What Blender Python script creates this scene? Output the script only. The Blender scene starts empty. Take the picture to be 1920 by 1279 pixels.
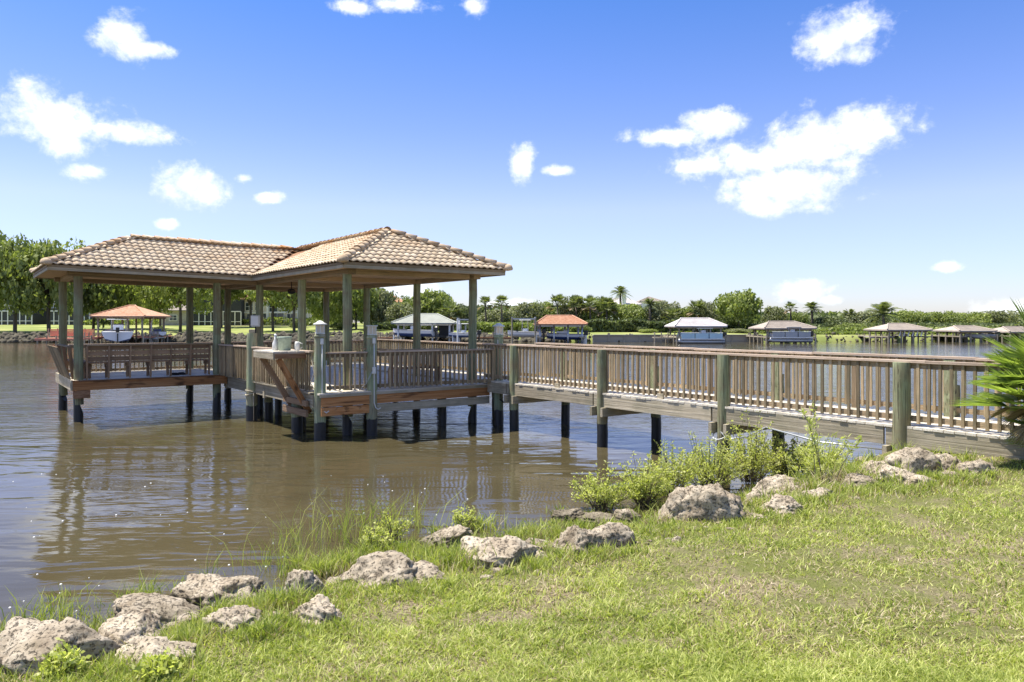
import bpy, bmesh, math, random
import numpy as np
from mathutils import Vector, Matrix, noise as mn
R = math.radians
sc = bpy.context.scene
col = sc.collection
F, CX, CY, H = 1380.0, 960.0, 605.0, 2.8      # focal length in px of a 1920 wide picture, principal column, horizon row, eye height

# ---------------------------------------------------------------- camera, sky, sun, exposure
cam_d = bpy.data.cameras.new('camera'); cam = bpy.data.objects.new('camera', cam_d); col.objects.link(cam)
cam.location = (0, 0, H); cam.rotation_euler = (R(90), 0, 0)
cam_d.sensor_width = 36; cam_d.lens = F / 1920 * 36
cam_d.shift_x = 0; cam_d.shift_y = -(639.5 - CY) / 1920
cam_d.clip_start = .1; cam_d.clip_end = 9000
sc.camera = cam
SUN = Vector((-.38, .07, 1.0)).normalized()
sun_d = bpy.data.lights.new('sun', 'SUN'); sun = bpy.data.objects.new('sun', sun_d); col.objects.link(sun)
sun_d.energy = 5.0; sun_d.angle = R(.53); sun_d.color = (1, .945, .85)
sun.rotation_euler = SUN.to_track_quat('Z', 'Y').to_euler(); sun.location = (0, 0, 60)
sc.view_settings.view_transform = 'Standard'; sc.view_settings.look = 'None'
sc.view_settings.gamma = 1; sc.view_settings.exposure = .90; sc.view_settings.use_curve_mapping = False
sc.render.engine = 'CYCLES'
sc.cycles.max_bounces = 7; sc.cycles.transparent_max_bounces = 8

class NT:
    """short helper to wire nodes"""
    def __init__(s, tree): s.t = tree; tree.nodes.clear()
    def n(s, kind, ins=None, **kw):
        nd = s.t.nodes.new(kind)
        for k, v in kw.items(): setattr(nd, k, v)
        for k, v in (ins or {}).items():
            i = nd.inputs[k]
            if isinstance(v, bpy.types.NodeSocket): s.t.links.new(v, i)
            else: i.default_value = v
        return nd
    def m(s, op, a, b=0.0, c=None, clamp=False):
        d = {0: a, 1: b}
        if c is not None: d[2] = c
        nd = s.n('ShaderNodeMath', d, operation=op); nd.use_clamp = clamp
        return nd.outputs[0]
    def v(s, op, a, b=(0, 0, 0)):
        nd = s.n('ShaderNodeVectorMath', {0: a, 1: b}, operation=op)
        return nd.outputs['Value'] if op in ('LENGTH', 'DOT_PRODUCT') else nd.outputs[0]
    def noise(s, vec, scale, detail=4, rough=.55, dist=0.0, out=0):
        return s.n('ShaderNodeTexNoise', {'Vector': vec, 'Scale': scale, 'Detail': detail, 'Roughness': rough, 'Distortion': dist}).outputs[out]
    def ramp(s, fac, stops, interp='LINEAR'):
        nd = s.n('ShaderNodeValToRGB', {0: fac}); cr = nd.color_ramp; cr.interpolation = interp
        while len(cr.elements) < len(stops): cr.elements.new(.5)
        for e, (p, c) in zip(cr.elements, stops):
            e.position = p; e.color = (c[0], c[1], c[2], 1) if not isinstance(c, float) else (c, c, c, 1)
        return nd.outputs[0]
    def mix(s, fac, a, b, blend='MIX'):
        nd = s.n('ShaderNodeMix', data_type='RGBA', blend_type=blend)
        for k, v in ((0, fac), (6, a), (7, b)):
            i = nd.inputs[k]
            if isinstance(v, bpy.types.NodeSocket): s.t.links.new(v, i)
            else: i.default_value = v if k == 0 else (v[0], v[1], v[2], 1)
        return nd.outputs[2]

world = bpy.data.worlds.new('World'); sc.world = world; world.use_nodes = True
def build_world():
    w = NT(world.node_tree)
    sky = w.n('ShaderNodeTexSky', sky_type='NISHITA', sun_disc=False)
    sky.sun_elevation = math.asin(SUN.z); sky.sun_rotation = math.atan2(SUN.x, SUN.y)
    sky.air_density = 1.0; sky.dust_density = .35; sky.ozone_density = 2.6; sky.altitude = 0
    d = w.v('NORMALIZE', w.n('ShaderNodeTexCoord').outputs['Generated'])
    xyz = w.n('ShaderNodeSeparateXYZ', {0: d})
    X, Y, Z = xyz.outputs
    az = w.m('ARCTAN2', X, Y); el = w.m('ARCSINE', Z)
    p = w.n('ShaderNodeCombineXYZ', {0: az, 1: el, 2: 0.0}).outputs[0]
    def cl(px, py, rx, ry):
        a = math.atan((px - CX) / F); ca = math.cos(a)
        return (a, math.atan((CY - py) / F * ca), 1.10 * rx / F * ca * ca, 1.12 * ry / F * ca)
    clouds = [(235, 62, 48, 36), (286, 90, 44, 13), (105, 222, 98, 48), (235, 247, 86, 18), (128, 272, 42, 24), (165, 322, 34, 14),
              (362, 345, 66, 32), (456, 335, 18, 9), (511, 370, 27, 12), (660, 13, 54, 12), (742, 8, 60, 13), (888, 10, 28, 14),
              (1582, 66, 78, 38), (1600, 100, 42, 22), (1250, 256, 62, 15), (1340, 226, 56, 22), (1615, 250, 76, 40), (1530, 275, 90, 50),
              (1400, 300, 118, 26), (1480, 345, 105, 34), (1432, 385, 42, 20), (1300, 312, 30, 12), (981, 306, 20, 28), (1043, 320, 27, 9),
              (1505, 545, 46, 20), (1560, 562, 24, 9), (1776, 500, 24, 9), (1893, 577, 64, 18), (752, 540, 60, 26), (960, 572, 60, 10), (312, 420, 20, 9)]
    best = None
    for c in clouds:
        a, e, rx, ry = cl(*c)
        q = w.v('MULTIPLY', w.v('SUBTRACT', p, (a, e, 0)), (1 / rx, 1 / ry, 0))
        f = w.m('SUBTRACT', 1.0, w.v('LENGTH', q))
        best = f if best is None else w.m('MAXIMUM', best, f)
    best = w.m('MAXIMUM', best, -1.2)
    n1 = w.noise(d, 20, 7, .62, .3)
    n2 = w.noise(w.v('MULTIPLY', d, (1, 1, 1.5)), 55, 6, .65)
    nn = w.m('ADD', w.m('MULTIPLY', w.m('SUBTRACT', n1, .5), 2.6), w.m('MULTIPLY', w.m('SUBTRACT', n2, .5), 1.1))
    dens = w.n('ShaderNodeMapRange', {0: w.m('ADD', best, nn), 1: -.30, 2: .80, 3: 0.0, 4: 1.0}, interpolation_type='SMOOTHSTEP').outputs[0]
    # scattered fair weather clouds over the rest of the sky
    far = w.n('ShaderNodeMapRange', {0: w.m('ABSOLUTE', az), 1: .72, 2: .95, 3: 0.0, 4: 1.0}).outputs[0]
    hi = w.n('ShaderNodeMapRange', {0: el, 1: .46, 2: .60, 3: 0.0, 4: 1.0}).outputs[0]
    els = w.m('MAXIMUM', far, hi)
    g = w.noise(w.v('DIVIDE', d, w.n('ShaderNodeCombineXYZ', {0: w.m('ADD', w.m('ABSOLUTE', Z), .35), 1: w.m('ADD', w.m('ABSOLUTE', Z), .35), 2: 1.0}).outputs[0]), 3.2, 8, .6)
    gen = w.n('ShaderNodeMapRange', {0: g, 1: .53, 2: .68, 3: 0.0, 4: 1.0}, interpolation_type='SMOOTHSTEP').outputs[0]
    dens = w.m('MAXIMUM', dens, w.m('MULTIPLY', gen, els))
    shade = w.ramp(w.noise(w.v('ADD', d, (0.01, 0, .02)), 34, 5, .6), [(.30, (5.2, 5.7, 6.6)), (.56, (7.6, 7.7, 7.9))])
    # deepen the blue overhead, as the photograph shows it
    hue = w.ramp(w.m('MAXIMUM', Z, 0.0), [(0, (.76, .77, .98)), (.06, (.84, .82, 1.04)), (.15, (1.04, .90, 1.13)), (.25, (.78, .79, 1.10)), (.41, (.44, .68, 1.10)), (.62, (.68, .80, 1.0)), (1.0, (.85, .87, 1.0))])
    blue = w.mix(1.0, sky.outputs[0], hue, 'MULTIPLY')
    c = w.mix(w.m('MULTIPLY', dens, .96), blue, shade)
    bg = w.n('ShaderNodeBackground', {0: c, 1: .102})
    w.n('ShaderNodeOutputWorld', {0: bg.outputs[0]})
build_world()

# ---------------------------------------------------------------- materials
MATS = {}
def new_mat(name):
    m = bpy.data.materials.new(name); m.use_nodes = True; MATS[name] = m
    return m, NT(m.node_tree)
def finish(w, color, rough, normal=None, spec=.35, metal=0.0, **kw):
    ins = {'Base Color': color, 'Roughness': rough, 'Metallic': metal, 'Specular IOR Level': spec}
    if normal is not None: ins['Normal'] = normal
    ins.update(kw)
    b = w.n('ShaderNodeBsdfPrincipled', ins)
    w.n('ShaderNodeOutputMaterial', {0: b.outputs[0]})
    return b
def c4(c): return (c[0], c[1], c[2], 1)

def wood(name, dark, mid, light, gs=(2, 8, 8), rough=.85, var=.35, knots=None, tint=None, tint_amt=.5, cracks=0.0, spec=.2):
    m, w = new_mat(name)
    oi = w.n('ShaderNodeObjectInfo').outputs['Random']
    oc = w.n('ShaderNodeTexCoord').outputs['Object']
    off = w.n('ShaderNodeCombineXYZ', {0: w.m('MULTIPLY', oi, 37.0), 1: w.m('MULTIPLY', oi, 91.0), 2: w.m('MULTIPLY', oi, 53.0)}).outputs[0]
    v = w.v('ADD', w.v('MULTIPLY', oc, gs), off)
    n = w.noise(v, 1.0, 7, .65, .4)
    c = w.ramp(n, [(.28, dark), (.5, mid), (.72, light)])
    if tint:
        pos = w.n('ShaderNodeNewGeometry').outputs['Position']
        t = w.ramp(w.noise(w.v('ADD', pos, off), 2.2, 5, .6), [(.44, 0.0), (.62, 1.0)])
        c = w.mix(w.m('MULTIPLY', t, tint_amt), c, tint)
    if cracks:
        ck = w.ramp(w.noise(w.v('ADD', w.v('MULTIPLY', oc, (9, 9, .9)), off), 1.0, 3, .5), [(.36, 1.0), (.41, 0.0)])
        c = w.mix(w.m('MULTIPLY', ck, cracks), c, (.035, .03, .022))
    if knots:
        k = w.ramp(w.noise(w.v('ADD', w.v('MULTIPLY', oc, (7, 1.5, 1.5)), off), 1.0, 2, .5), [(.56, 0.0), (.70, 1.0)])
        c = w.mix(w.m('MULTIPLY', k, .8), c, knots)
    br = w.m('ADD', w.m('MULTIPLY', w.m('SUBTRACT', oi, .5), var * 2), 1.0)
    c = w.mix(1.0, c, w.n('ShaderNodeCombineXYZ', {0: br, 1: br, 2: br}).outputs[0], 'MULTIPLY')
    b = w.n('ShaderNodeBump', {'Strength': .45, 'Distance': .03, 'Height': n}).outputs[0]
    finish(w, c, rough, b, spec)
    return m
wood('wood_rail', (.17, .12, .07), (.32, .235, .145), (.47, .37, .25), tint=(.17, .15, .09), tint_amt=.35)
wood('wood_cap', (.30, .215, .15), (.48, .37, .28), (.62, .51, .41), tint=(.30, .22, .16), tint_amt=.4, var=.15)
wood('wood_baluster', (.17, .12, .065), (.33, .25, .15), (.49, .39, .265), gs=(6, 6, 2.2), var=.4, tint=(.16, .155, .10), tint_amt=.45)
wood('wood_grey', (.22, .18, .12), (.38, .325, .235), (.54, .48, .365), var=.18, tint=(.18, .17, .11), tint_amt=.4)
wood('wood_deck', (.44, .39, .31), (.64, .58, .475), (.78, .73, .63), rough=.5, spec=.6, var=.16, tint=(.34, .31, .25), tint_amt=.4)
wood('wood_orange', (.20, .08, .03), (.40, .185, .07), (.54, .30, .14), gs=(3, 6, 6), var=.2, knots=(.04, .022, .012), rough=.7)
wood('wood_brown', (.10, .05, .025), (.22, .12, .065), (.33, .20, .12), var=.25, rough=.8)
wood('wood_bench', (.15, .09, .05), (.30, .195, .12), (.44, .32, .22), var=.25)
wood('wood_ceiling', (.26, .17, .10), (.42, .295, .185), (.54, .41, .28), gs=(3, 60, 60), var=.15)
wood('wood_post', (.115, .13, .068), (.225, .25, .145), (.37, .39, .255), gs=(5, 5, 2.2), var=.18, tint=(.20, .155, .095), tint_amt=.7, rough=.9, cracks=.75)
wood('wood_post_green', (.135, .165, .09), (.27, .315, .19), (.44, .47, .32), gs=(5, 5, 2.2), var=.12, tint=(.30, .235, .16), tint_amt=.6, rough=.9, cracks=.6)
wood('bark', (.05, .04, .03), (.12, .10, .075), (.22, .19, .15), gs=(10, 10, 3), var=.2)

def plain(name, c, rough=.6, amt=.2, scale=3, spec=.4, metal=0.0, bump=0.0):
    m, w = new_mat(name)
    pos = w.n('ShaderNodeTexCoord').outputs['Object']
    n = w.noise(pos, scale, 5, .6)
    lo = tuple(x * (1 - amt) for x in c); hi = tuple(min(1, x * (1 + amt)) for x in c)
    cc = w.ramp(n, [(.3, lo), (.7, hi)])
    nb = w.n('ShaderNodeBump', {'Strength': bump, 'Distance': .02, 'Height': n}).outputs[0] if bump else None
    finish(w, cc, rough, nb, spec, metal)
    return m
plain('black_sleeve', (.018, .019, .022), .45, .4, 6)
plain('white_pvc', (.62, .62, .58), .45, .12, 9)
plain('white_paint', (.78, .78, .76), .5, .06, 2)
plain('cream_paint', (.66, .60, .48), .8, .06, 2)
plain('hull_white', (.80, .81, .82), .25, .04, 1, .5)
plain('hull_blue', (.42, .60, .68), .3, .08, 1, .5)
plain('hull_grey', (.36, .38, .40), .35, .1, 1, .5)
plain('hull_navy', (.03, .06, .16), .3, .1, 1, .5)
plain('engine_black', (.015, .015, .017), .3, .2, 4, .5)
plain('metal_grey', (.42, .43, .44), .35, .12, 6, .5, .6)
plain('dark_screen', (.045, .048, .05), .7, .2, 4)
plain('pane_glass', (.04, .055, .065), .08, .2, 2, .8)
plain('salmon_paint', (.58, .25, .16), .75, .18, 4)
plain('rope', (.42, .37, .28), .9, .3, 30)
plain('planter_green', (.29, .35, .27), .7, .22, 18)
plain('concrete', (.42, .39, .34), .9, .22, 2, bump=.3)
plain('dark_cloth', (.02, .02, .024), .9, .3, 8)
plain('beak_orange', (.6, .2, .05), .7, .1, 8)
plain('riprap_stone', (.085, .075, .052), .95, .5, .8)
plain('seawall_grey', (.40, .36, .28), .9, .3, 1.2)
plain('roof_white', (.50, .46, .44), .8, .14, 1.1)
plain('roof_taupe', (.34, .29, .24), .85, .2, 1.2)
plain('roof_green', (.37, .38, .32), .7, .12, .8)
plain('roof_pink', (.38, .325, .265), .85, .2, 1.2)
def lens_mat(name, c):
    m, w = new_mat(name)
    finish(w, c4(c), .25, None, .5)
lens_mat('lamp_pane', (.58, .50, .38))

def roof_tiles_mat(name, a, b, c, scale_rand=.22, lich=True):
    m, w = new_mat(name)
    oi = w.n('ShaderNodeObjectInfo').outputs['Random']
    isl = w.n('ShaderNodeNewGeometry').outputs['Random Per Island']
    rr = w.m('FRACT', w.m('ADD', oi, isl))
    pos = w.n('ShaderNodeNewGeometry').outputs['Position']
    n = w.noise(pos, 3.0, 6, .65)
    cc = w.ramp(w.m('ADD', w.m('MULTIPLY', n, .85), w.m('MULTIPLY', rr, .15)), [(.32, a), (.5, b), (.68, c)])
    spots = w.ramp(w.noise(pos, 22, 4, .6), [(.55, 0.0), (.68, 1.0)])
    cc = w.mix(w.m('MULTIPLY', spots, .35), cc, (.22, .17, .13))
    if lich:
        l = w.ramp(w.noise(pos, 1.1, 5, .6), [(.50, 0.0), (.66, 1.0)])
        z = w.n('ShaderNodeSeparateXYZ', {0: pos}).outputs[2]
        zr = w.n('ShaderNodeMapRange', {0: z, 1: 4.7, 2: 5.45, 3: .05, 4: .95}).outputs[0]
        cc = w.mix(w.m('MULTIPLY', l, zr), cc, (.46, .25, .10))
    b_ = w.n('ShaderNodeBump', {'Strength': .3, 'Distance': .01, 'Height': w.noise(pos, 60, 3)}).outputs[0]
    finish(w, cc, .85, b_, .2)
roof_tiles_mat('roof_tile_tan', (.50, .38, .245), (.62, .49, .335), (.72, .60, .44))
roof_tiles_mat('ridge_tile_tan', (.38, .27, .165), (.52, .39, .255), (.64, .51, .365))
roof_tiles_mat('roof_orange', (.38, .18, .10), (.49, .27, .165), (.58, .37, .25), lich=False)

def rock_mat():
    m, w = new_mat('limestone')
    pos = w.n('ShaderNodeNewGeometry').outputs['Position']
    oi = w.n('ShaderNodeObjectInfo').outputs['Random']
    n = w.noise(pos, 5, 8, .7)
    c = w.ramp(n, [(.30, (.15, .115, .08)), (.44, (.31, .255, .185)), (.64, (.47, .405, .31))])
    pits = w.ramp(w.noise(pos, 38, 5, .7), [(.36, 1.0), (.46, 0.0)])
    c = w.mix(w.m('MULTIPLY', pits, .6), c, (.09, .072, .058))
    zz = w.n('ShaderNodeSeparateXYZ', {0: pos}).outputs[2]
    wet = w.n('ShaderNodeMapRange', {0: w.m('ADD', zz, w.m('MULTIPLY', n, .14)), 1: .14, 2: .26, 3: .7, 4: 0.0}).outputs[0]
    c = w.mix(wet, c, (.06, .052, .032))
    moss = w.ramp(w.noise(w.v('ADD', pos, (3, 8, 1)), 2.0, 5, .6), [(.55, 0.0), (.70, 1.0)])
    c = w.mix(w.m('MULTIPLY', moss, .4), c, (.23, .18, .10))
    br = w.m('ADD', .84, w.m('MULTIPLY', oi, .32))
    c = w.mix(1.0, c, w.n('ShaderNodeCombineXYZ', {0: br, 1: br, 2: br}).outputs[0], 'MULTIPLY')
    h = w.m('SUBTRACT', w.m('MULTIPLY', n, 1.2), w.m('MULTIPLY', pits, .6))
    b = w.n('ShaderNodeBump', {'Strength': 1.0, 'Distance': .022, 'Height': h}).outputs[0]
    finish(w, c, .95, b, .15)
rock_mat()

def leaf_mat(name, a, b, c, trans=.35, rough=.55, patch=.7, spec=.3):
    m, w = new_mat(name)
    g = w.n('ShaderNodeNewGeometry')
    n = w.noise(g.outputs['Position'], patch, 4, .6)
    f = w.m('ADD', w.m('MULTIPLY', g.outputs['Random Per Island'], .5), w.m('MULTIPLY', n, .5))
    cc = w.ramp(f, [(.22, a), (.5, b), (.78, c)])
    p = w.n('ShaderNodeBsdfPrincipled', {'Base Color': cc, 'Roughness': rough, 'Specular IOR Level': spec})
    t = w.n('ShaderNodeBsdfTranslucent', {'Color': w.mix(1.0, cc, (1.15, 1.25, .55), 'MULTIPLY')})
    mx = w.n('ShaderNodeMixShader', {0: trans, 1: p.outputs[0], 2: t.outputs[0]})
    w.n('ShaderNodeOutputMaterial', {0: mx.outputs[0]})
leaf_mat('leaf_oak', (.11, .14, .04), (.235, .28, .08), (.40, .44, .155), trans=.36, patch=.25)
leaf_mat('leaf_dark', (.07, .09, .04), (.145, .175, .075), (.24, .27, .12), patch=.25)
leaf_mat('leaf_olive', (.12, .135, .07), (.225, .24, .125), (.36, .37, .21), patch=.25)
leaf_mat('leaf_bright', (.12, .155, .04), (.25, .295, .085), (.40, .43, .155), patch=.3, trans=.42)
leaf_mat('leaf_palm', (.08, .11, .04), (.17, .20, .08), (.31, .32, .15), patch=.5, spec=.5)
leaf_mat('leaf_dead', (.22, .16, .09), (.38, .29, .17), (.54, .44, .28), patch=.5)
leaf_mat('leaf_fan', (.13, .19, .045), (.26, .34, .085), (.44, .52, .17), patch=2, spec=.5, rough=.4, trans=.45)
leaf_mat('leaf_bush', (.32, .36, .09), (.53, .55, .18), (.70, .70, .34), patch=2.5, trans=.5)
leaf_mat('blade_green', (.18, .235, .045), (.43, .475, .115), (.67, .67, .27), trans=.42, patch=.9)
leaf_mat('blade_tall', (.20, .26, .045), (.36, .41, .095), (.54, .55, .20), trans=.42, patch=1.6)
leaf_mat('blade_straw', (.26, .20, .11), (.44, .36, .22), (.62, .53, .37), trans=.3, patch=1.6)

def ground_mat(name, soil, straw, green, gscale, thr):
    m, w = new_mat(name)
    pos = w.n('ShaderNodeNewGeometry').outputs['Position']
    n = w.noise(pos, gscale, 6, .65); fine = w.noise(pos, 45, 5, .7)
    c = w.ramp(fine, [(.35, soil), (.6, straw)])
    c = w.mix(w.ramp(w.m('ADD', w.m('MULTIPLY', n, .8), w.m('MULTIPLY', fine, .2)), [(thr - .06, 0.0), (thr + .06, 1.0)]), c, green)
    b = w.n('ShaderNodeBump', {'Strength': .8, 'Distance': .03, 'Height': fine}).outputs[0]
    finish(w, c, .95, b, .1)
ground_mat('soil', (.07, .055, .035), (.34, .28, .18), (.14, .15, .045), 1.1, .48)
def lawn_far_mat():
    m, w = new_mat('far_lawn')
    pos = w.n('ShaderNodeNewGeometry').outputs['Position']
    n = w.noise(pos, .12, 6, .6)
    c = w.ramp(n, [(.35, (.15, .19, .05)), (.5, (.24, .27, .085)), (.65, (.34, .34, .13))])
    finish(w, c, .95, None, .1)
lawn_far_mat()

def water_mat():
    m, w = new_mat('river_water')
    pos = w.n('ShaderNodeNewGeometry').outputs['Position']
    s = w.n('ShaderNodeSeparateXYZ', {0: pos})
    # wind ripple strength: calm in the lee of the bank and the dock, ruffled out on the river
    far = w.n('ShaderNodeMapRange', {0: s.outputs[1], 1: 14.0, 2: 28.0, 3: 0.0, 4: 1.0}, interpolation_type='SMOOTHSTEP').outputs[0]
    rot = w.n('ShaderNodeMapping', {0: pos, 'Rotation': (0, 0, R(-14)), 'Scale': (.42, 1.25, 1)}).outputs[0]
    h1 = w.noise(rot, 1.25, 2, .5, .5)
    h2 = w.noise(rot, 4.6, 2, .5, .3)
    rot2 = w.n('ShaderNodeMapping', {0: pos, 'Rotation': (0, 0, R(20)), 'Scale': (.7, 1.2, 1)}).outputs[0]
    h3 = w.noise(rot2, 11.0, 3, .55, .2)
    h4 = w.noise(rot2, .35, 2, .5)
    near = w.m('ADD', w.m('MULTIPLY', h1, .032), w.m('MULTIPLY', h2, .0045))
    rough_h = w.m('MULTIPLY', w.m('ADD', w.m('ADD', w.m('MULTIPLY', h1, .05), w.m('MULTIPLY', h2, .026)), w.m('MULTIPLY', h3, .011)), w.n('ShaderNodeMapRange', {0: s.outputs[1], 1: 24.0, 2: 60.0, 3: 1.0, 4: .22}).outputs[0])
    calm = w.n('ShaderNodeMapRange', {0: w.noise(pos, .22, 3, .5), 1: .38, 2: .62, 3: .45, 4: 1.25}).outputs[0]
    near = w.m('MULTIPLY', near, calm)
    hh = w.m('ADD', near, w.m('MULTIPLY', w.m('MULTIPLY', far, w.m('ADD', .5, h4)), rough_h))
    hh = w.m('ADD', hh, w.m('MULTIPLY', h3, .0009))
    b = w.n('ShaderNodeBump', {'Strength': 1.0, 'Distance': 1.0, 'Height': hh}).outputs[0]
    murk = w.ramp(w.noise(pos, .35, 4, .5), [(.35, (.058, .048, .024)), (.65, (.078, .065, .034))])
    finish(w, murk, .055, b, .5, IOR=1.333)
water_mat()

# ---------------------------------------------------------------- helpers
WP = {}                                           # world position of the parents (none of them is rotated)
def tag(o, label=None, cat=None, group=None, kind=None):
    if label: o['label'] = label
    if cat: o['category'] = cat
    if group: o['group'] = group
    if kind: o['kind'] = kind
    return o
def empty(name, loc, label, cat, group=None):
    o = bpy.data.objects.new(name, None); o.empty_display_size = .2; col.objects.link(o)
    o.location = loc; WP[o.name] = Vector(loc)
    return tag(o, label, cat, group)
def put(name, mesh, parent=None, M=None, loc=None):
    """link mesh as an object with a world matrix M; the parent is never rotated or scaled"""
    o = bpy.data.objects.new(name, mesh); col.objects.link(o)
    if M is None: M = Matrix.Translation(loc or (0, 0, 0))
    WP[o.name] = M.copy()
    if parent is not None:
        o.parent = parent
        pm = WP[parent.name]
        pm = pm if isinstance(pm, Matrix) else Matrix.Translation(pm)
        M = pm.inverted() @ M
    o.matrix_basis = M
    return o
def np_mesh(name, V, faces, mat, smooth=False):
    """faces: list of (k, idx array (n,k))"""
    me = bpy.data.meshes.new(name)
    V = np.asarray(V, dtype=np.float32)
    me.vertices.add(len(V)); me.vertices.foreach_set('co', V.ravel())
    loops = np.concatenate([f.ravel() for f in faces]).astype(np.int32)
    sizes = np.concatenate([np.full(len(f), f.shape[1], dtype=np.int32) for f in faces])
    starts = np.concatenate([[0], np.cumsum(sizes)[:-1]]).astype(np.int32)
    me.loops.add(len(loops)); me.loops.foreach_set('vertex_index', loops)
    me.polygons.add(len(sizes)); me.polygons.foreach_set('loop_start', starts); me.polygons.foreach_set('loop_total', sizes)
    if smooth: me.polygons.foreach_set('use_smooth', np.ones(len(sizes), dtype=bool))
    me.update(); me.validate()
    me.materials.append(MATS[mat])
    return me
class MB:
    def __init__(s): s.v = []; s.f = []
    def add(s, vs, fs):
        o = len(s.v); s.v += [tuple(v) for v in vs]; s.f += [tuple(i + o for i in f) for f in fs]; return s
    def box(s, c, size, rz=0.0):
        x, y, z = (k / 2 for k in size); ca, sa = math.cos(rz), math.sin(rz)
        vs = [(c[0] + i * x * ca - j * y * sa, c[1] + i * x * sa + j * y * ca, c[2] + k * z) for i in (-1, 1) for j in (-1, 1) for k in (-1, 1)]
        return s.add(vs, [(0, 1, 3, 2), (4, 6, 7, 5), (0, 4, 5, 1), (2, 3, 7, 6), (0, 2, 6, 4), (1, 5, 7, 3)])
    def beam(s, p0, p1, w, h):
        p0 = Vector(p0); p1 = Vector(p1); d = (p1 - p0); L = d.length; M = frame(p0, p1)
        vs = [M @ Vector((i * L / 2, j * w / 2, k * h / 2)) for i in (-1, 1) for j in (-1, 1) for k in (-1, 1)]
        return s.add(vs, [(0, 1, 3, 2), (4, 6, 7, 5), (0, 4, 5, 1), (2, 3, 7, 6), (0, 2, 6, 4), (1, 5, 7, 3)])
    def tube(s, pts, r, n=8, r1=None):
        pts = [Vector(p) for p in pts]; m = len(pts); vs = []
        up = Vector((0, 0, 1))
        for i, p in enumerate(pts):
            t = (pts[min(i + 1, m - 1)] - pts[max(i - 1, 0)]).normalized()
            a = t.cross(up if abs(t.z) < .95 else Vector((1, 0, 0))).normalized(); b = t.cross(a)
            rr = r if r1 is None else r + (r1 - r) * i / (m - 1)
            if isinstance(r, (list, tuple)): rr = r[i]
            vs += [p + (a * math.cos(k * 2 * math.pi / n) + b * math.sin(k * 2 * math.pi / n)) * rr for k in range(n)]
        fs = [(i * n + k, i * n + (k + 1) % n, (i + 1) * n + (k + 1) % n, (i + 1) * n + k) for i in range(m - 1) for k in range(n)]
        fs += [tuple(range(n - 1, -1, -1)), tuple(range((m - 1) * n, m * n))]
        return s.add(vs, fs)
    def lathe(s, c, prof, n=16, sq=False):
        vs = []; ph = math.pi / 4 if sq else 0
        for (r, z) in prof: vs += [(c[0] + r * math.cos(ph + k * 2 * math.pi / n), c[1] + r * math.sin(ph + k * 2 * math.pi / n), c[2] + z) for k in range(n)]
        m = len(prof)
        fs = [(i * n + k, i * n + (k + 1) % n, (i + 1) * n + (k + 1) % n, (i + 1) * n + k) for i in range(m - 1) for k in range(n)]
        fs += [tuple(range(n - 1, -1, -1)), tuple(range((m - 1) * n, m * n))]
        return s.add(vs, fs)
    def mesh(s, name, mat, smooth=False, bevel=0.0):
        me = bpy.data.meshes.new(name); me.from_pydata(s.v, [], s.f); 
        if bevel:
            bm = bmesh.new(); bm.from_mesh(me)
            bmesh.ops.bevel(bm, geom=bm.edges[:], offset=bevel, segments=1, affect='EDGES'); bm.to_mesh(me); bm.free()
        me.update(); me.materials.append(MATS[mat])
        if smooth:
            for p in me.polygons: p.use_smooth = len(p.vertices) <= 4
        return me
    def build(s, name, mat, parent=None, smooth=False, bevel=0.0):
        n = len(s.v); c = Vector((sum(v[0] for v in s.v) / n, sum(v[1] for v in s.v) / n, sum(v[2] for v in s.v) / n))
        s.v = [(v[0] - c.x, v[1] - c.y, v[2] - c.z) for v in s.v]
        return put(name, s.mesh(name, mat, smooth, bevel), parent, loc=c)
def frame(p0, p1, roll=None):
    """matrix at the middle of p0-p1: x along it, y level, z up"""
    p0 = Vector(p0); p1 = Vector(p1); x = (p1 - p0).normalized()
    y = Vector((0, 0, 1)).cross(x)
    y = Vector((0, 1, 0)) if y.length < 1e-4 else y.normalized()
    z = x.cross(y)
    M = Matrix((x, y, z)).transposed().to_4x4(); M.translation = (p0 + p1) / 2
    return M
def unit_mesh(name, mat, kind='box'):
    key = (kind, mat)
    if key in UM: return UM[key]
    if kind == 'box':
        me = MB().box((0, 0, 0), (1, 1, 1)).mesh('board_' + mat, mat)
    else:                                         # a slightly crooked round pile, z from 0 to 1, radius 1
        b = MB(); rnd = random.Random(5); n = 14; m = 9; vs = []
        for i in range(m):
            z = i / (m - 1); ox, oy = rnd.uniform(-.05, .05), rnd.uniform(-.05, .05)
            for k in range(n):
                a = k * 2 * math.pi / n; rr = (1.04 - .08 * z) * (1 + .035 * math.sin(3 * a + z * 2) + rnd.uniform(-.018, .018))
                vs.append((ox + rr * math.cos(a), oy + rr * math.sin(a), z))
        fs = [(i * n + k, i * n + (k + 1) % n, (i + 1) * n + (k + 1) % n, (i + 1) * n + k) for i in range(m - 1) for k in range(n)]
        fs += [tuple(range(n - 1, -1, -1)), tuple(range((m - 1) * n, m * n))]
        b.add(vs, fs); me = b.mesh('pile_' + mat, mat, smooth=True)
    UM[key] = me
    return me
UM = {}
def board(name, p0, p1, w, h, mat, parent):
    """a sawn board between two world points: w level width, h height"""
    L = (Vector(p1) - Vector(p0)).length
    return put(name, unit_mesh('b', mat), parent, frame(p0, p1) @ Matrix.Diagonal((L, w, h, 1)))
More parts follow.
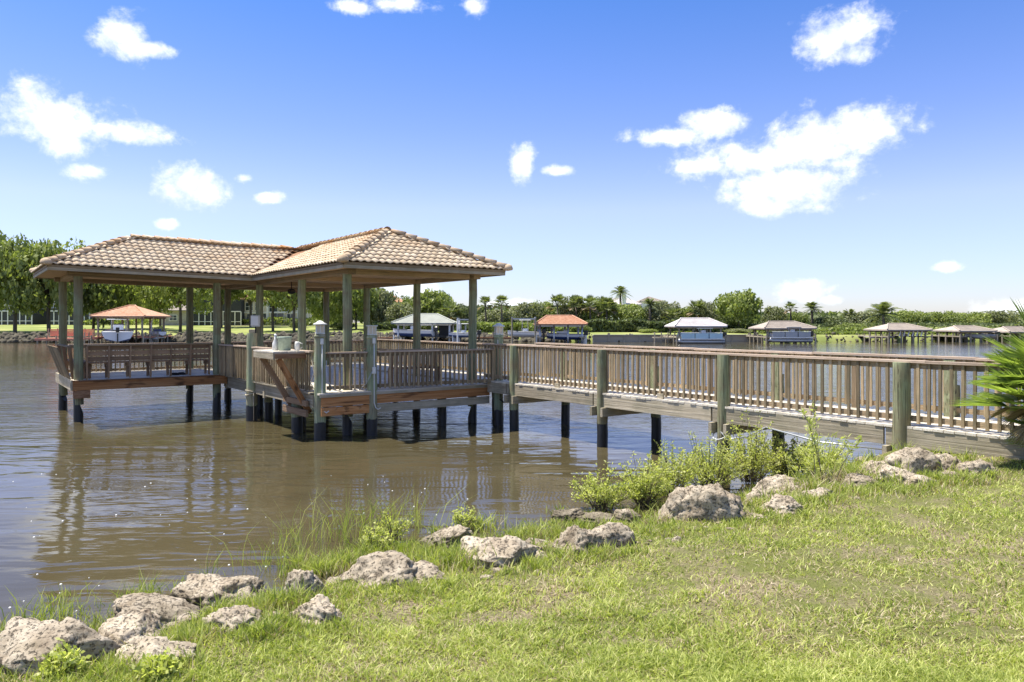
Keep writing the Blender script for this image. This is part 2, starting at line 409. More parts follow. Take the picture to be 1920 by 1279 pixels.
def pile(name, p0, p1, r, mat, parent, rz=None):
    p0 = Vector(p0); p1 = Vector(p1); z = (p1 - p0); L = z.length; z.normalize()
    x = Vector((1, 0, 0)); y = z.cross(x).normalized(); x = y.cross(z)
    M = Matrix((x, y, z)).transposed().to_4x4() @ Matrix.Rotation(rz if rz is not None else random.uniform(0, 6.28), 4, 'Z'); 
    M.translation = p0
    return put(name, unit_mesh('p', mat, 'pile'), parent, M @ Matrix.Diagonal((r, r, L, 1)))

def at(px, Y, z=0.0): return Vector(((px - CX) / F * Y, Y, z))
def zat(py, Y): return H - (py - CY) / F * Y

# numpy value noise
_rng = np.random.default_rng(7); _lat = _rng.random((64, 64))
def vnoise(x, y, octs=3):
    t = np.zeros_like(x, dtype=float); amp = 1; tot = 0
    for o in range(octs):
        xi = np.floor(x).astype(int); yi = np.floor(y).astype(int); fx = x - xi; fy = y - yi
        fx = fx * fx * (3 - 2 * fx); fy = fy * fy * (3 - 2 * fy)
        a = _lat[xi % 64, yi % 64]; b = _lat[(xi + 1) % 64, yi % 64]; c = _lat[xi % 64, (yi + 1) % 64]; d = _lat[(xi + 1) % 64, (yi + 1) % 64]
        t += amp * (a + (b - a) * fx + (c - a) * fy + (a - b - c + d) * fx * fy); tot += amp
        amp *= .5; x = x * 2.03 + 11.3; y = y * 2.03 + 5.7
    return t / tot

# ---------------------------------------------------------------- terrain
SHORE = np.array([(-60, -14), (-20, -1.5), (-9, 2.0), (-6, 3.0), (-2.8, 4.4), (-1.6, 5.3), (-.5, 6.0), (.79, 6.8), (1.97, 7.55), (2.9, 8.25), (4.2, 9.2),
                  (5.0, 10.3), (5.8, 11.2), (7.5, 12.3), (11, 13.5), (30, 18), (80, 26)], float)
def shore_s(x, y):
    """signed distance from the rock line: positive inland"""
    x = np.asarray(x, float); y = np.asarray(y, float); best = np.full(x.shape, 1e9); sg = np.ones(x.shape)
    for (x0, y0), (x1, y1) in zip(SHORE[:-1], SHORE[1:]):
        dx, dy = x1 - x0, y1 - y0; t = np.clip(((x - x0) * dx + (y - y0) * dy) / (dx * dx + dy * dy), 0, 1)
        d = np.hypot(x - x0 - t * dx, y - y0 - t * dy); cr = dx * (y - y0) - dy * (x - x0)
        k = d < best - 1e-9; best = np.where(k, d, best); sg = np.where(k, np.where(cr > 0, -1.0, 1.0), sg)
    return best * sg
def land(x, y):
    x = np.asarray(x, float); y = np.asarray(y, float); s = shore_s(x, y)
    z = np.where(s > 0, .85 + .045 * np.minimum(s, 6), .85 + .44 * s)
    z = z + (vnoise(x * 1.3, y * 1.3) - .5) * .12 * np.clip(1 - s * .2, .35, 1) + (vnoise(x * 6 + 9, y * 6) - .5) * .035
    return np.maximum(z, -1.6)
def hit(px, py, zmin=.02):
    Y = np.arange(2.5, 40, .02); X = (px - CX) / F * Y; zr = H - (py - CY) / F * Y
    zt = np.maximum(land(X, Y), zmin); i = int(np.argmax(zr <= zt))
    return Vector((X[i], Y[i], zt[i]))

def grid_mesh(name, xs, ys, zf, mat, smooth=True):
    X, Y = np.meshgrid(xs, ys); Z = zf(X, Y); V = np.stack([X.ravel(), Y.ravel(), Z.ravel()], 1)
    nx, ny = len(xs), len(ys); i = np.arange(nx - 1)[None, :] + np.arange(ny - 1)[:, None] * nx; i = i.ravel()
    q = np.stack([i, i + 1, i + nx + 1, i + nx], 1)
    return np_mesh(name, V, [q], mat, smooth)
xs = np.concatenate([np.linspace(-60, -9, 30)[:-1], np.linspace(-9, 13, 240), np.linspace(13, 80, 30)[1:]])
ys = np.concatenate([np.linspace(-40, 2, 30)[:-1], np.linspace(2, 15, 150), np.linspace(15, 30, 20)[1:]])
tag(put('near_bank_ground', grid_mesh('near_bank_ground', xs, ys, land, 'soil')), 'tan and green grassy bank in the foreground', None, None, 'structure')

def yshore(x): return 107 + .04 * x
def farland(x, y):
    d = y - (107 + .04 * x); left = np.clip((60 - x) / 90, 0, 1)
    z = np.clip(d * 1.2, -1.5, .95) + np.clip(d - 1, 0, 50) * (.011 + .018 * left)
    return z + (vnoise(x * .2, y * .2) - .5) * .15 * np.clip(d / 4, 0, 1)
xs = np.concatenate([np.linspace(-2500, -160, 12)[:-1], np.linspace(-160, 180, 110), np.linspace(180, 2500, 12)[1:]])
ys_rel = np.concatenate([np.array([-2, -1, 0, .5, 1, 2, 4]), np.linspace(6, 70, 26), np.array([120, 300, 1200, 4000])])
def far_ground():
    Xg, D = np.meshgrid(xs, ys_rel); Yg = D + 107 + .04 * np.clip(Xg, -400, 400)
    Zg = farland(np.clip(Xg, -400, 400), Yg); V = np.stack([Xg.ravel(), Yg.ravel(), Zg.ravel()], 1)
    nx, ny = len(xs), len(ys_rel); i = (np.arange(nx - 1)[None, :] + np.arange(ny - 1)[:, None] * nx).ravel()
    return np_mesh('far_bank_ground', V, [np.stack([i, i + 1, i + nx + 1, i + nx], 1)], 'far_lawn', True)
tag(put('far_bank_ground', far_ground()), 'bright mown lawns across the river', None, None, 'structure')
tag(put('river_water', grid_mesh('river_water', np.linspace(-3500, 3500, 15), np.linspace(-60, 4500, 15), lambda x, y: x * 0.0, 'river_water')), 'brown river water with small ripples', None, None, 'structure')
riverbed = put('riverbed', grid_mesh('riverbed', np.linspace(-3500, 3500, 5), np.linspace(-60, 4500, 5), lambda x, y: x * 0.0 - 1.8, 'soil'))
tag(riverbed, kind='structure')

# ---------------------------------------------------------------- dock frame of reference: a along the pavilion front, b towards the river
E1 = Vector((-3.995, 17.5, 0))
def W(a, b, z=0.0): return Vector((E1.x + .8 * a - .6 * b, E1.y + .6 * a + .8 * b, z))
ANG = math.atan2(.6, .8)
random.seed(3)

# ================= pavilion
pav = empty('pavilion', W(0, 6, 0), 'L-shaped dock pavilion with tan barrel tile roof on green posts', 'pavilion')
ZE, ZR, HALF = 4.25, 5.34, 2.375; SL = (ZR - ZE) / HALF
def tilt(a): return .021 * max(0.0, -a)
# roof posts: piles from below the water to the header, black sleeve at the foot
def dock_pile(a, b, ztop, r, parent, mat='wood_post', sleeve=True, lean=(0, 0), zs=.52, rs=1.07, name='post', pos=None):
    p = pos if pos is not None else W(a, b)
    top = Vector((p.x + lean[0], p.y + lean[1], ztop))
    o = pile(name, (p.x, p.y, zs - .02), top, r, mat, parent)
    if sleeve: pile('sleeve', (p.x, p.y, -1.5), (p.x, p.y, zs), r * rs, 'black_sleeve', o)
    return o
CPOST = [(-4.62, 7.6), (-.87, 7.6), (-4.66, 11.12), (-.85, 11.12), (.456, 11.12), (4.2, 11.12), (.456, .80), (.456, 3.92), (.456, 7.55), (4.2, .80), (4.2, 3.98), (4.2, 7.5)]
for (a, b) in CPOST:
    dock_pile(a, b, 4.03 + tilt(a), .118, pav, lean=(random.uniform(-.03, .03), 0), zs=.5 + random.uniform(-.03, .03))
# headers on top of the posts
def hb(a0, b0, a1, b1, z0=4.01, z1=4.135, w=.22, mat='wood_rail', name='header_beam'):
    zm = (z0 + z1) / 2
    return board(name, W(a0, b0, zm + tilt(a0)), W(a1, b1, zm + tilt(a1)), w, z1 - z0, mat, pav)
hb(.456, .55, .456, 11.3); hb(4.2, .55, 4.2, 11.3); hb(.60, .80, 4.05, .80); hb(-4.9, 7.6, .34, 7.6); hb(-4.9, 11.12, .34, 11.12); hb(.57, 11.12, 4.08, 11.12)
hb(-4.64, 7.72, -4.64, 11.0); hb(.57, 3.92, 4.08, 3.92, mat='wood_ceiling'); hb(.57, 7.55, 4.08, 7.55, mat='wood_ceiling')
# ceiling: boards under the eaves, in two sheets
def sheet(name, quads, mat, parent, th=.02):
    m = MB()
    for q in quads:
        n = len(q); vs = [Vector(p) for p in q] + [Vector(p) - Vector((0, 0, th)) for p in q]
        m.add(vs, [tuple(range(n)), tuple(range(2 * n - 1, n - 1, -1))] + [(i, i + n, (i + 1) % n + n, (i + 1) % n) for i in range(n)])
    return m.build(name, mat, parent)
zc = 4.16
sheet('ceiling', [[W(.02, .02, zc), W(4.73, .02, zc), W(4.73, 11.6, zc), W(.02, 11.6, zc)], [W(-5.39, 6.9, zc + tilt(-5.39)), W(.018, 6.9, zc), W(.018, 11.6, zc), W(-5.39, 11.6, zc + tilt(-5.39))]], 'wood_ceiling', pav)
# fascia boards (two stacked boards along each eave)
def fascia(a0, b0, a1, b1):
    for (z0, z1, w, m) in ((4.105, 4.185, .035, 'wood_grey'), (4.187, 4.25, .06, 'wood_rail')):
        board('fascia_board', W(a0, b0, (z0 + z1) / 2 + tilt(a0)), W(a1, b1, (z0 + z1) / 2 + tilt(a1)), w, z1 - z0, m, pav)
fascia(0, 0, 4.75, 0); fascia(0, .02, 0, 6.87); fascia(4.75, .02, 4.75, 11.63); fascia(-5.41, 6.87, -.02, 6.87); fascia(-5.41, 6.89, -5.41, 11.61); fascia(-5.39, 11.63, 4.73, 11.63)
# roof body (slopes below the tiles)
def RP(a, b, z): return W(a, b, z + tilt(a))
z0r = ZE - .0; 
roofq = [[RP(0, 0, z0r), RP(4.75, 0, z0r), RP(2.375, 2.375, ZR)],
         [RP(0, 6.87, z0r), RP(0, 0, z0r), RP(2.375, 2.375, ZR), RP(2.375, 9.25, ZR)],
         [RP(-5.41, 6.87, z0r), RP(0, 6.87, z0r), RP(0, 9.25, ZR)],
         [RP(-5.41, 6.87, z0r), RP(0, 9.25, ZR), RP(-3.02, 9.25, ZR)],
         [RP(0, 6.87, z0r), RP(2.375, 9.25, ZR), RP(0, 9.25, ZR)],
         [RP(-5.41, 11.63, z0r), RP(-5.41, 6.87, z0r), RP(-3.02, 9.25, ZR)],
         [RP(0, 11.63, z0r), RP(-5.41, 11.63, z0r), RP(-3.02, 9.25, ZR), RP(0, 9.25, ZR)],
         [RP(4.75, 11.63, z0r), RP(0, 11.63, z0r), RP(0, 9.25, ZR), RP(2.375, 9.25, ZR)],
         [RP(4.75, 0, z0r), RP(4.75, 11.63, z0r), RP(2.375, 9.25, ZR), RP(2.375, 2.375, ZR)]]
rm = MB()
for q in roofq: rm.add(q, [tuple(range(len(q)))])
roof = rm.build('roof', 'wood_brown', pav)
# barrel tile: x across, y up the slope, z out
TP, TE = .195, .275                                # roll width, exposure
def tile_mesh(name, mat, w=TP, L=.40, rise=.034, th=.022):
    n = 8; vs = []
    for (y, lift, sc_) in ((0, .048, 1.0), (L, .004, .98)):
        for layer in (0, 1):
            for i in range(n + 1):
                t = i / n; x = (t - .5) * w * 1.02 * sc_
                z = rise * (.5 - .5 * math.cos(2 * math.pi * t))
                vs.append((x, y, z + lift - layer * th))
    k = n + 1; fs = []
    for i in range(n):
        fs.append((i, i + 1, 2 * k + i + 1, 2 * k + i))              # top
        fs.append((i, k + i, k + i + 1, i + 1))                      # butt end
    fs.append((0, 2 * k, 3 * k, k)); fs.append((n, k + n, 3 * k + n, 2 * k + n))
    me = MB().add(vs, fs).mesh(name, mat, smooth=False)
    for p in me.polygons[:]: p.use_smooth = True
    for i, p in enumerate(me.polygons): p.use_smooth = (i % 2 == 0 and i < 2 * n)
    return me
TM = tile_mesh('roof_tile', 'roof_tile_tan')
cands = []
def plane_tiles(o, e, up, width, depth, inside):
    """o: (a,b) of the eave start, e: eave direction, up: uphill direction in (a,b)"""
    ea = Vector((.8 * e[0] - .6 * e[1], .6 * e[0] + .8 * e[1], 0)); ua = Vector((.8 * up[0] - .6 * up[1], .6 * up[0] + .8 * up[1], 0))
    cs = math.cos(math.atan(SL)); rows = int(depth / (TE * cs)) + 1
    for j in range(rows):
        d = -.06 + j * TE * cs
        for i in range(int(width / TP) + 1):
            s = (i + .5) * TP
            if not inside(s, d + .12): continue
            a = o[0] + e[0] * s + up[0] * d; b = o[1] + e[1] * s + up[1] * d
            tl = tilt(a) 
            x = (ea + Vector((0, 0, (tilt(a + e[0] * .1) - tl) / .1))).normalized(); y = (ua + Vector((0, 0, SL))).normalized(); z = x.cross(y).normalized(); y = z.cross(x)
            M = Matrix((x, y, z)).transposed().to_4x4()
            M = M @ Matrix.Rotation(random.uniform(-.015, .015), 4, 'Z') @ Matrix.Rotation(random.uniform(-.012, .012), 4, 'X')
            M.translation = W(a, b, ZE + SL * d + tl) + z * (.012 + random.uniform(0, .006))
            cands.append((M, (M.translation - Vector((0, 0, H))).length, z))
tri = lambda s, d: d < s < 4.75 - d
plane_tiles((0, 0), (1, 0), (0, 1), 4.75, HALF, tri)
plane_tiles((0, 6.87), (0, -1), (1, 0), 9.3, HALF, lambda s, d: s < 6.87 - d)
plane_tiles((0, 6.87), (0, 1), (1, 0), 2.4, HALF, lambda s, d: s < d)
plane_tiles((-5.41, 6.87), (1, 0), (0, 1), 7.9, HALF, lambda s, d: d < s < 5.41 + d)
plane_tiles((-5.41, 11.63), (0, -1), (1, 0), 4.76, HALF, lambda s, d: d < s < 4.76 - d)
plane_tiles((4.75, 11.63), (-1, 0), (0, -1), 10.16, HALF, lambda s, d: d < s < 10.16 - d)
plane_tiles((4.75, 0), (0, 1), (-1, 0), 11.63, HALF, lambda s, d: d < s < 11.63 - d)
def facing(c): return c[2].dot(Vector((0, 0, H)) - c[0].translation) > -.2
cands.sort(key=lambda c: (not facing(c), c[1]))
for c in cands[:300]: put('roof_tile', TM, roof, c[0])
tv = np.array([v.co[:] for v in TM.vertices]); tf = [list(p.vertices) for p in TM.polygons]; allv = []; allf = []
for c in cands[300:]:
    m = np.array(c[0]); o = sum(len(a) for a in allv[-1:]) ; allf.append(len(allv) * len(tv)); allv.append(tv @ m[:3, :3].T + m[:3, 3])
tf4 = np.array([f for f in tf if len(f) == 4])
V = np.concatenate(allv); Fq = np.concatenate([tf4 + o for o in allf]); cen = V.mean(0)
tag(put('roof_tiles', np_mesh('roof_tiles', V - cen, [Fq], 'roof_tile_tan'), roof, loc=Vector(cen)), kind='stuff')
# hip and ridge caps: half round, wide end downhill
def cap_mesh():
    n = 8; vs = []; L = .40
    for (y, r, lift) in ((0, .128, .022), (L, .108, 0)):
        for rr in (r, r - .02):
            for i in range(n + 1):
                t = math.pi * i / n; vs.append((rr * math.cos(t), y, rr * math.sin(t) * .95 + lift))
    k = n + 1; fs = []
    for i in range(n):
        fs += [(i, i + 1, 2 * k + i + 1, 2 * k + i), (i, k + i, k + i + 1, i + 1), (k + i, 3 * k + i, 3 * k + i + 1, k + i + 1)]
    fs += [(0, 2 * k, 3 * k, k), (n, k + n, 3 * k + n, 2 * k + n)]
    me = MB().add(vs, fs).mesh('ridge_tile', 'ridge_tile_tan')
    for i, p in enumerate(me.polygons): p.use_smooth = i < 3 * n and i % 3 != 1
    return me
CM = cap_mesh()
def caps(p0, p1, step=.34, name='ridge_tile', parent=None, cm=None, scl=1.0):
    p0 = Vector(p0); p1 = Vector(p1); d = p1 - p0; L = d.length; y = d.normalized(); z = Vector((0, 0, 1)); x = y.cross(z).normalized(); z = x.cross(y)
    for i in range(int(L / step)):
        M = Matrix((x, y, z)).transposed().to_4x4() @ Matrix.Rotation(random.uniform(-.03, .03), 4, 'Y') @ Matrix.Rotation(random.uniform(-.03, .03), 4, 'Z')
        M.translation = p0 + y * (i * step) + z * (.015 + random.uniform(0, .012))
        put(name, cm or CM, parent or roof, M @ Matrix.Scale(scl, 4))
ap = RP(2.375, 2.375, ZR + .02); 
caps(RP(-.03, -.03, ZE + .02), ap); caps(RP(4.78, -.03, ZE + .02), ap); caps(ap, RP(2.375, 9.25, ZR + .03))
caps(RP(-5.44, 6.84, ZE + .02), RP(-3.02, 9.25, ZR + .02)); caps(RP(-5.44, 11.66, ZE + .02), RP(-3.02, 9.25, ZR + .02))
caps(RP(-3.02, 9.25, ZR + .03), RP(2.375, 9.25, ZR + .03)); caps(RP(4.78, 11.66, ZE + .02), RP(2.375, 9.25, ZR + .02))
# rounded hip starters and the valley flashing
for (a, b) in ((-.05, -.05), (-5.46, 6.82), (4.8, -.05)):
    MB().lathe(RP(a, b, ZE + .0), [(.04, -.02), (.14, .0), (.15, .05), (.12, .13), (.05, .17)], 10).build('hip_cap', 'ridge_tile_tan', roof, smooth=True)
MB().box(W(0, 6.85, ZE + .03), (.12, .1, .05), ANG).build('valley_flashing', 'white_paint', roof)

# ---- decks
ZP, ZWG = 1.12, 1.18
def decking(parent, a0, a1, b0, b1, z, pitch=.145, along='a', mat='wood_deck'):
    n = int(abs((b1 - b0) if along == 'a' else (a1 - a0)) / pitch)
    for i in range(n):
        dz = random.uniform(-.003, .003); ex = random.uniform(-.012, .012)
        if along == 'a':
            b = b0 + (i + .5) * (b1 - b0) / n
            board('deck_board', W(a0 - ex, b, z - .02 + dz), W(a1 + ex, b, z - .02 + dz), pitch * .94, .036, mat, parent)
        else:
            a = a0 + (i + .5) * (a1 - a0) / n
            board('deck_board', W(a, b0 - ex, z - .02 + dz), W(a, b1 + ex, z - .02 + dz), pitch * .94, .036, mat, parent)
decking(pav, -.53, 4.27, .2, 11.35, ZP)
decking(pav, -4.78, -.545, 7.42, 11.35, ZWG)
# rim boards: front double beam, sides, wing
board('rim_board', W(-.50, .24, 1.055), W(4.35, .24, 1.055), .09, .07, 'wood_grey', pav)
board('rim_beam', W(-.46, .26, .905), W(4.40, .26, .905), .05, .22, 'wood_orange', pav)
board('rim_beam', W(-.46, .27, .675), W(.90, .27, .675), .05, .20, 'wood_orange', pav)
board('rim_beam', W(.91, .27, .672), W(4.40, .27, .672), .05, .20, 'wood_grey', pav)
board('rim_beam', W(-.57, .45, .93), W(-.57, 7.38, .93), .05, .30, 'wood_grey', pav)
board('rim_board', W(-.60, .45, 1.12), W(-.60, 7.38, 1.12), .14, .035, 'wood_grey', pav)
board('rim_beam', W(-4.79, 7.39, 1.02), W(-.62, 7.39, 1.02), .05, .25, 'wood_orange', pav)
board('rim_board', W(-4.80, 7.37, 1.166), W(-.60, 7.37, 1.166), .06, .03, 'wood_brown', pav)
board('rim_beam', W(-4.82, 7.36, 1.05), W(-4.82, 11.38, 1.05), .05, .29, 'wood_grey', pav)
board('rim_beam', W(-4.80, 11.39, 1.0), W(4.3, 11.39, 1.0), .05, .26, 'wood_grey', pav)
board('cap_beam', W(-4.76, 7.50, .78), W(-4.36, 7.50, .78), .30, .21, 'wood_brown', pav)
for b in (3.92, 7.55, 11.0): board('cap_beam', W(-.62, b, .84), W(4.3, b, .84), .12, .22, 'wood_grey', pav)
for a in (.4, 1.6, 2.8, 4.0): board('joist', W(a, .33, .96), W(a, 11.3, .96), .05, .22, 'wood_grey', pav)
for a in (-4.2, -3.1, -2.0, -.95): board('joist', W(a, 7.45, 1.04), W(a, 11.3, 1.04), .05, .2, 'wood_grey', pav)
for (a, b) in ((3.2, .75), (.456, 5.8)):
    dock_pile(a, b, .95, .10, pav, zs=.50, name='piling')
dock_pile(-.43, 1.9, .98, .135, pav, 'wood_post_green', zs=.42, name='piling')
dock_pile(-.1, 5.06, 1.0, .12, pav, zs=.5, name='piling')
# ---- railings: cap, under rail, bottom rail, balusters
def railing(parent, p0, p1, zd, zt, pitch, post=None, cap_w=.14, cap='wood_cap', sag=.0, skip_cap=False, segs=1, inset=0.0):
    p0 = Vector(p0); p1 = Vector(p1); L = (p1 - p0).length; d = (p1 - p0).normalized()
    for s in range(segs):
        a = p0 + d * (L * s / segs); b = p0 + d * (L * (s + 1) / segs)
        j0, j1 = random.uniform(-sag, sag), random.uniform(-sag, sag)
        board('top_rail', Vector((a.x, a.y, zt - .019 + j0)), Vector((b.x, b.y, zt - .019 + j1)), cap_w, .038, cap, parent)
        board('under_rail', Vector((a.x, a.y, zt - .085)), Vector((b.x, b.y, zt - .085)), .04, .088, 'wood_rail', parent)
        board('bottom_rail', Vector((a.x, a.y, zd + .11)), Vector((b.x, b.y, zd + .11)), .04, .085, 'wood_rail', parent)
    n = int(L / pitch); side = Vector((-d.y, d.x, 0)); ang = math.atan2(d.y, d.x)
    if side.y > 0: side = -side                      # balusters nailed on the side that faces the camera
    ub = unit_mesh('b', 'wood_baluster')
    for i in range(n):
        q = p0 + d * ((i + .5) * L / n) + side * .038
        z0 = zd + random.uniform(.035, .055); z1 = zt - .045
        M = Matrix.Translation((q.x, q.y, (z0 + z1) / 2)) @ Matrix.Rotation(ang + random.uniform(-.06, .06), 4, 'Z') @ Matrix.Rotation(random.uniform(-.006, .006), 4, 'X') @ Matrix.Rotation(random.uniform(-.006, .006), 4, 'Y')
        put('baluster', ub, parent, M @ Matrix.Diagonal((.042, .034, z1 - z0, 1)))
L1 = Vector((-4.59, 17.6, 0)); L2 = Vector((-3.48, 18.28, 0)); L3 = Vector((-.366, 20.15, 0)); P472 = Vector((-7.42, 21.0, 0))
railing(pav, L1 + Vector((.14, .08, 0)), L2 + Vector((-.12, -.06, 0)), ZP, 2.085, .125)
railing(pav, L2 + Vector((.12, .07, 0)), L3 + Vector((-.12, -.08, 0)), ZP, 2.095, .125, segs=2)
railing(pav, W(-.55, .60), P472 + Vector((.10, -.14, 0)), ZP, 2.12, .125)
railing(pav, P472 + Vector((-.1, .14, 0)), W(-.80, 7.45), ZP, 2.13, .125)
railing(pav, W(-4.5, 11.25), W(4.15, 11.25), ZP, 2.10, .14, segs=3)
for (a, b) in ((-3.3, 11.22), (-2.0, 11.22), (2.0, 11.22)): board('rail_post', W(a, b, 1.0), W(a + .001, b, 2.07), .09, .09, 'wood_rail', pav)
# ---- fixed bait table outside the left railing
tb = put('cleaning_table', MB().box((0, 0, 0), (.9, 1.42, .03), ANG).mesh('cleaning_table', 'wood_grey'), pav, loc=W(-.92, 1.58, 2.065))
for i in range(5): board('plank', W(-1.31 + i * .19, .86, 2.1), W(-1.31 + i * .19, 2.32, 2.1), .18, .035, 'wood_deck', tb)
board('apron', W(-1.38, .86, 2.0), W(-1.38, 2.32, 2.0), .04, .14, 'wood_grey', tb); board('apron', W(-1.36, .84, 2.0), W(-.50, .84, 2.0), .04, .11, 'wood_brown', tb)
board('brace', W(-1.25, .93, 1.93), W(-.48, .93, .60), .05, .14, 'wood_orange', tb); board('brace', W(-1.28, 2.0, 1.93), W(-.48, 2.0, .60), .05, .14, 'wood_bench', tb)
board('ledger', W(-.67, .62, .62), W(-.67, 2.2, .62), .06, .16, 'wood_bench', tb); board('ledger', W(-.66, .62, .86), W(-.66, 2.2, .86), .06, .14, 'wood_bench', tb)

# ================= lamp posts of the platform
def lamp_post(p, label, rtop=.135, ztop=2.46, conduit=True, roofed=True, s=1.0):
    t = empty('lamp_post', (p.x, p.y, 0), label, 'lamp post', 'lamp posts on the platform edge')
    dock_pile(0, 0, ztop, rtop, t, 'wood_post_green', zs=.43, pos=p, name='post')
    lamp = MB().lathe((p.x, p.y, ztop - .02), [(rtop * 1.05, 0), (rtop * 1.08, .05), (rtop * .9, .07), (rtop * .9, .10)], 14).build('lamp', 'wood_post_green', t, smooth=True)
    MB().box((p.x, p.y, ztop + .19), (.17 * s, .17 * s, .20), .35).build('lamp_pane', 'lamp_pane', lamp)
    m = MB()
    for i in (-1, 0, 1):
        for j in (-1, 0, 1):
            if i == 0 and j == 0: continue
            ca, sa = math.cos(.35), math.sin(.35); x, y = i * .088 * s, j * .088 * s
            m.box((p.x + x * ca - y * sa, p.y + x * sa + y * ca, ztop + .19), (.018, .018, .22), .35)
    m.build('lamp_frame', 'white_pvc', lamp)
    MB().box((p.x, p.y, ztop + .085), (.21 * s, .21 * s, .025), .35).build('lamp_base', 'white_pvc', lamp)
    if roofed: MB().lathe((p.x, p.y, ztop + .29), [(.17 * s, 0), (.165 * s, .022), (.10 * s, .05), (.06 * s, .085), (.02, .10)], 12).build('lamp_cap', 'white_pvc', lamp, smooth=True)
    else: MB().box((p.x, p.y, ztop + .30), (.25 * s, .25 * s, .022), .35).build('lamp_cap', 'white_pvc', lamp)
    if conduit:
        d = Vector((.55, -.83, 0)) * (rtop + .015)
        pts = [(p.x + d.x, p.y + d.y, z) for z in (2.32, 1.6, 1.0, .82)] + [(p.x + d.x + .04, p.y + d.y, .70), (p.x + d.x + .10, p.y + d.y, .655), (p.x + d.x + .16, p.y + d.y, .70)]
        MB().tube(pts, .014, 8).build('conduit', 'white_pvc', t, smooth=True)
        MB().box((p.x + d.x, p.y + d.y - .01, 2.35), (.07, .05, .14)).build('junction_box', 'white_pvc', t, bevel=.008)
    return t
lamp_post(L1, 'lamp post with capped lantern at the platform corner beside the braced table')
t2 = lamp_post(L2, 'lamp post with flat-topped yellowish lantern and boxed conduit along the front railing', rtop=.13, ztop=2.42, roofed=False)
d2 = Vector((.55, -.83, 0)) * .15
MB().box((L2.x + d2.x, L2.y + d2.y - .02, 1.62), (.09, .06, .17)).build('outlet_box', 'white_pvc', t2, bevel=.01)
t3 = lamp_post(L3, 'slim lamp post where the boardwalk meets the platform', rtop=.125, ztop=2.40, conduit=False)
MB().tube([(L3.x - .02, L3.y - .14, 2.33), (L3.x - .02, L3.y - .14, 1.1)], .012, 8).build('conduit', 'white_pvc', t3)
m5 = empty('mooring_post', (P472.x, P472.y, 0), 'pale green mooring post with flat cap outside the side railing', 'post')
dock_pile(0, 0, 2.5, .15, m5, 'wood_post_green', zs=.45, pos=P472, name='pole')
MB().box((P472.x, P472.y, 2.55), (.16, .16, .12), .3).build('post_cap', 'wood_grey', m5, bevel=.01)
def ring(c, r, z, n=20, tilt_=.06): return [(c.x + r * math.cos(k * 2 * math.pi / n), c.y + r * math.sin(k * 2 * math.pi / n), z + tilt_ * math.sin(k * 2 * math.pi / n + 1)) for k in range(n + 1)]
tag(MB().tube(ring(P472, .175, .80), .016, 6).tube(ring(P472, .175, .84, tilt_=-.04), .016, 6).tube([(P472.x + .1, P472.y - .16, .8), (P472.x + .11, P472.y - .17, .45), (P472.x + .11, P472.y - .17, .03)], .012, 6).build('mooring_rope', 'rope', None, smooth=True), 'tan rope looped low around the capped mooring post', 'rope')
hs = [L1 + Vector((.18, -.12, 1.9)), L1 + Vector((.2, -.13, 1.45)), L1 + Vector((.34, -.07, 1.2)), L1 + Vector((.6, .05, 1.12)), L2 + Vector((-.3, -.12, 1.14)), L2 + Vector((-.1, -.2, 1.3)), L2 + Vector((.05, -.17, 1.62))]
tag(MB().tube(hs, .010, 6).build('garden_hose', 'metal_grey', None, smooth=True), 'thin grey hose drooping between two lamp posts', 'hose')
hs = [L1 + Vector((-.12, .1, 2.2)), L1 + Vector((-.2, .02, 1.9)), L1 + Vector((-.14, 0, 1.6)), L1 + Vector((-.22, -.02, 1.35)), L1 + Vector((-.12, -.05, 1.2)), L1 + Vector((-.2, 0, 1.0))]
tag(MB().tube(hs, .012, 6).build('hanging_rope', 'rope', None, smooth=True), 'pale rope hanging beside the corner lamp post under the table', 'rope')
# things on the table
p = W(-.95, 1.35, 2.118)
bk = empty('planter_pot', p, 'pale green pot standing on the braced table', 'pot')
MB().lathe(p, [(.13, 0), (.15, .02), (.165, .28), (.18, .30), (.18, .34), (.15, .34), (.14, .30)], 16).build('pot', 'planter_green', bk, smooth=True)
p = W(-1.12, 1.52, 2.118)
bt = empty('plastic_bottle', p, 'white plastic bottle left of the green pot on the table', 'bottle')
MB().lathe(p, [(.06, 0), (.075, .02), (.07, .18), (.03, .27), (.025, .36)], 12).build('bottle_body', 'white_pvc', bt, smooth=True)
MB().lathe(p + Vector((0, 0, .36)), [(.03, 0), (.03, .03), (.01, .05)], 10).build('bottle_cap', 'white_paint', bt)
p = W(-.72, 1.12, 2.118)
mg = empty('plastic_jug', p, 'small white handled jug between green pot and lamp post', 'jug')
MB().lathe(p, [(.05, 0), (.065, .02), (.06, .16), (.05, .22)], 12).build('jug_body', 'white_pvc', mg, smooth=True)
MB().tube([p + Vector((.05, 0, .19)), p + Vector((.12, 0, .17)), p + Vector((.12, 0, .07)), p + Vector((.06, 0, .05))], .012, 6).build('handle', 'white_pvc', mg, smooth=True)
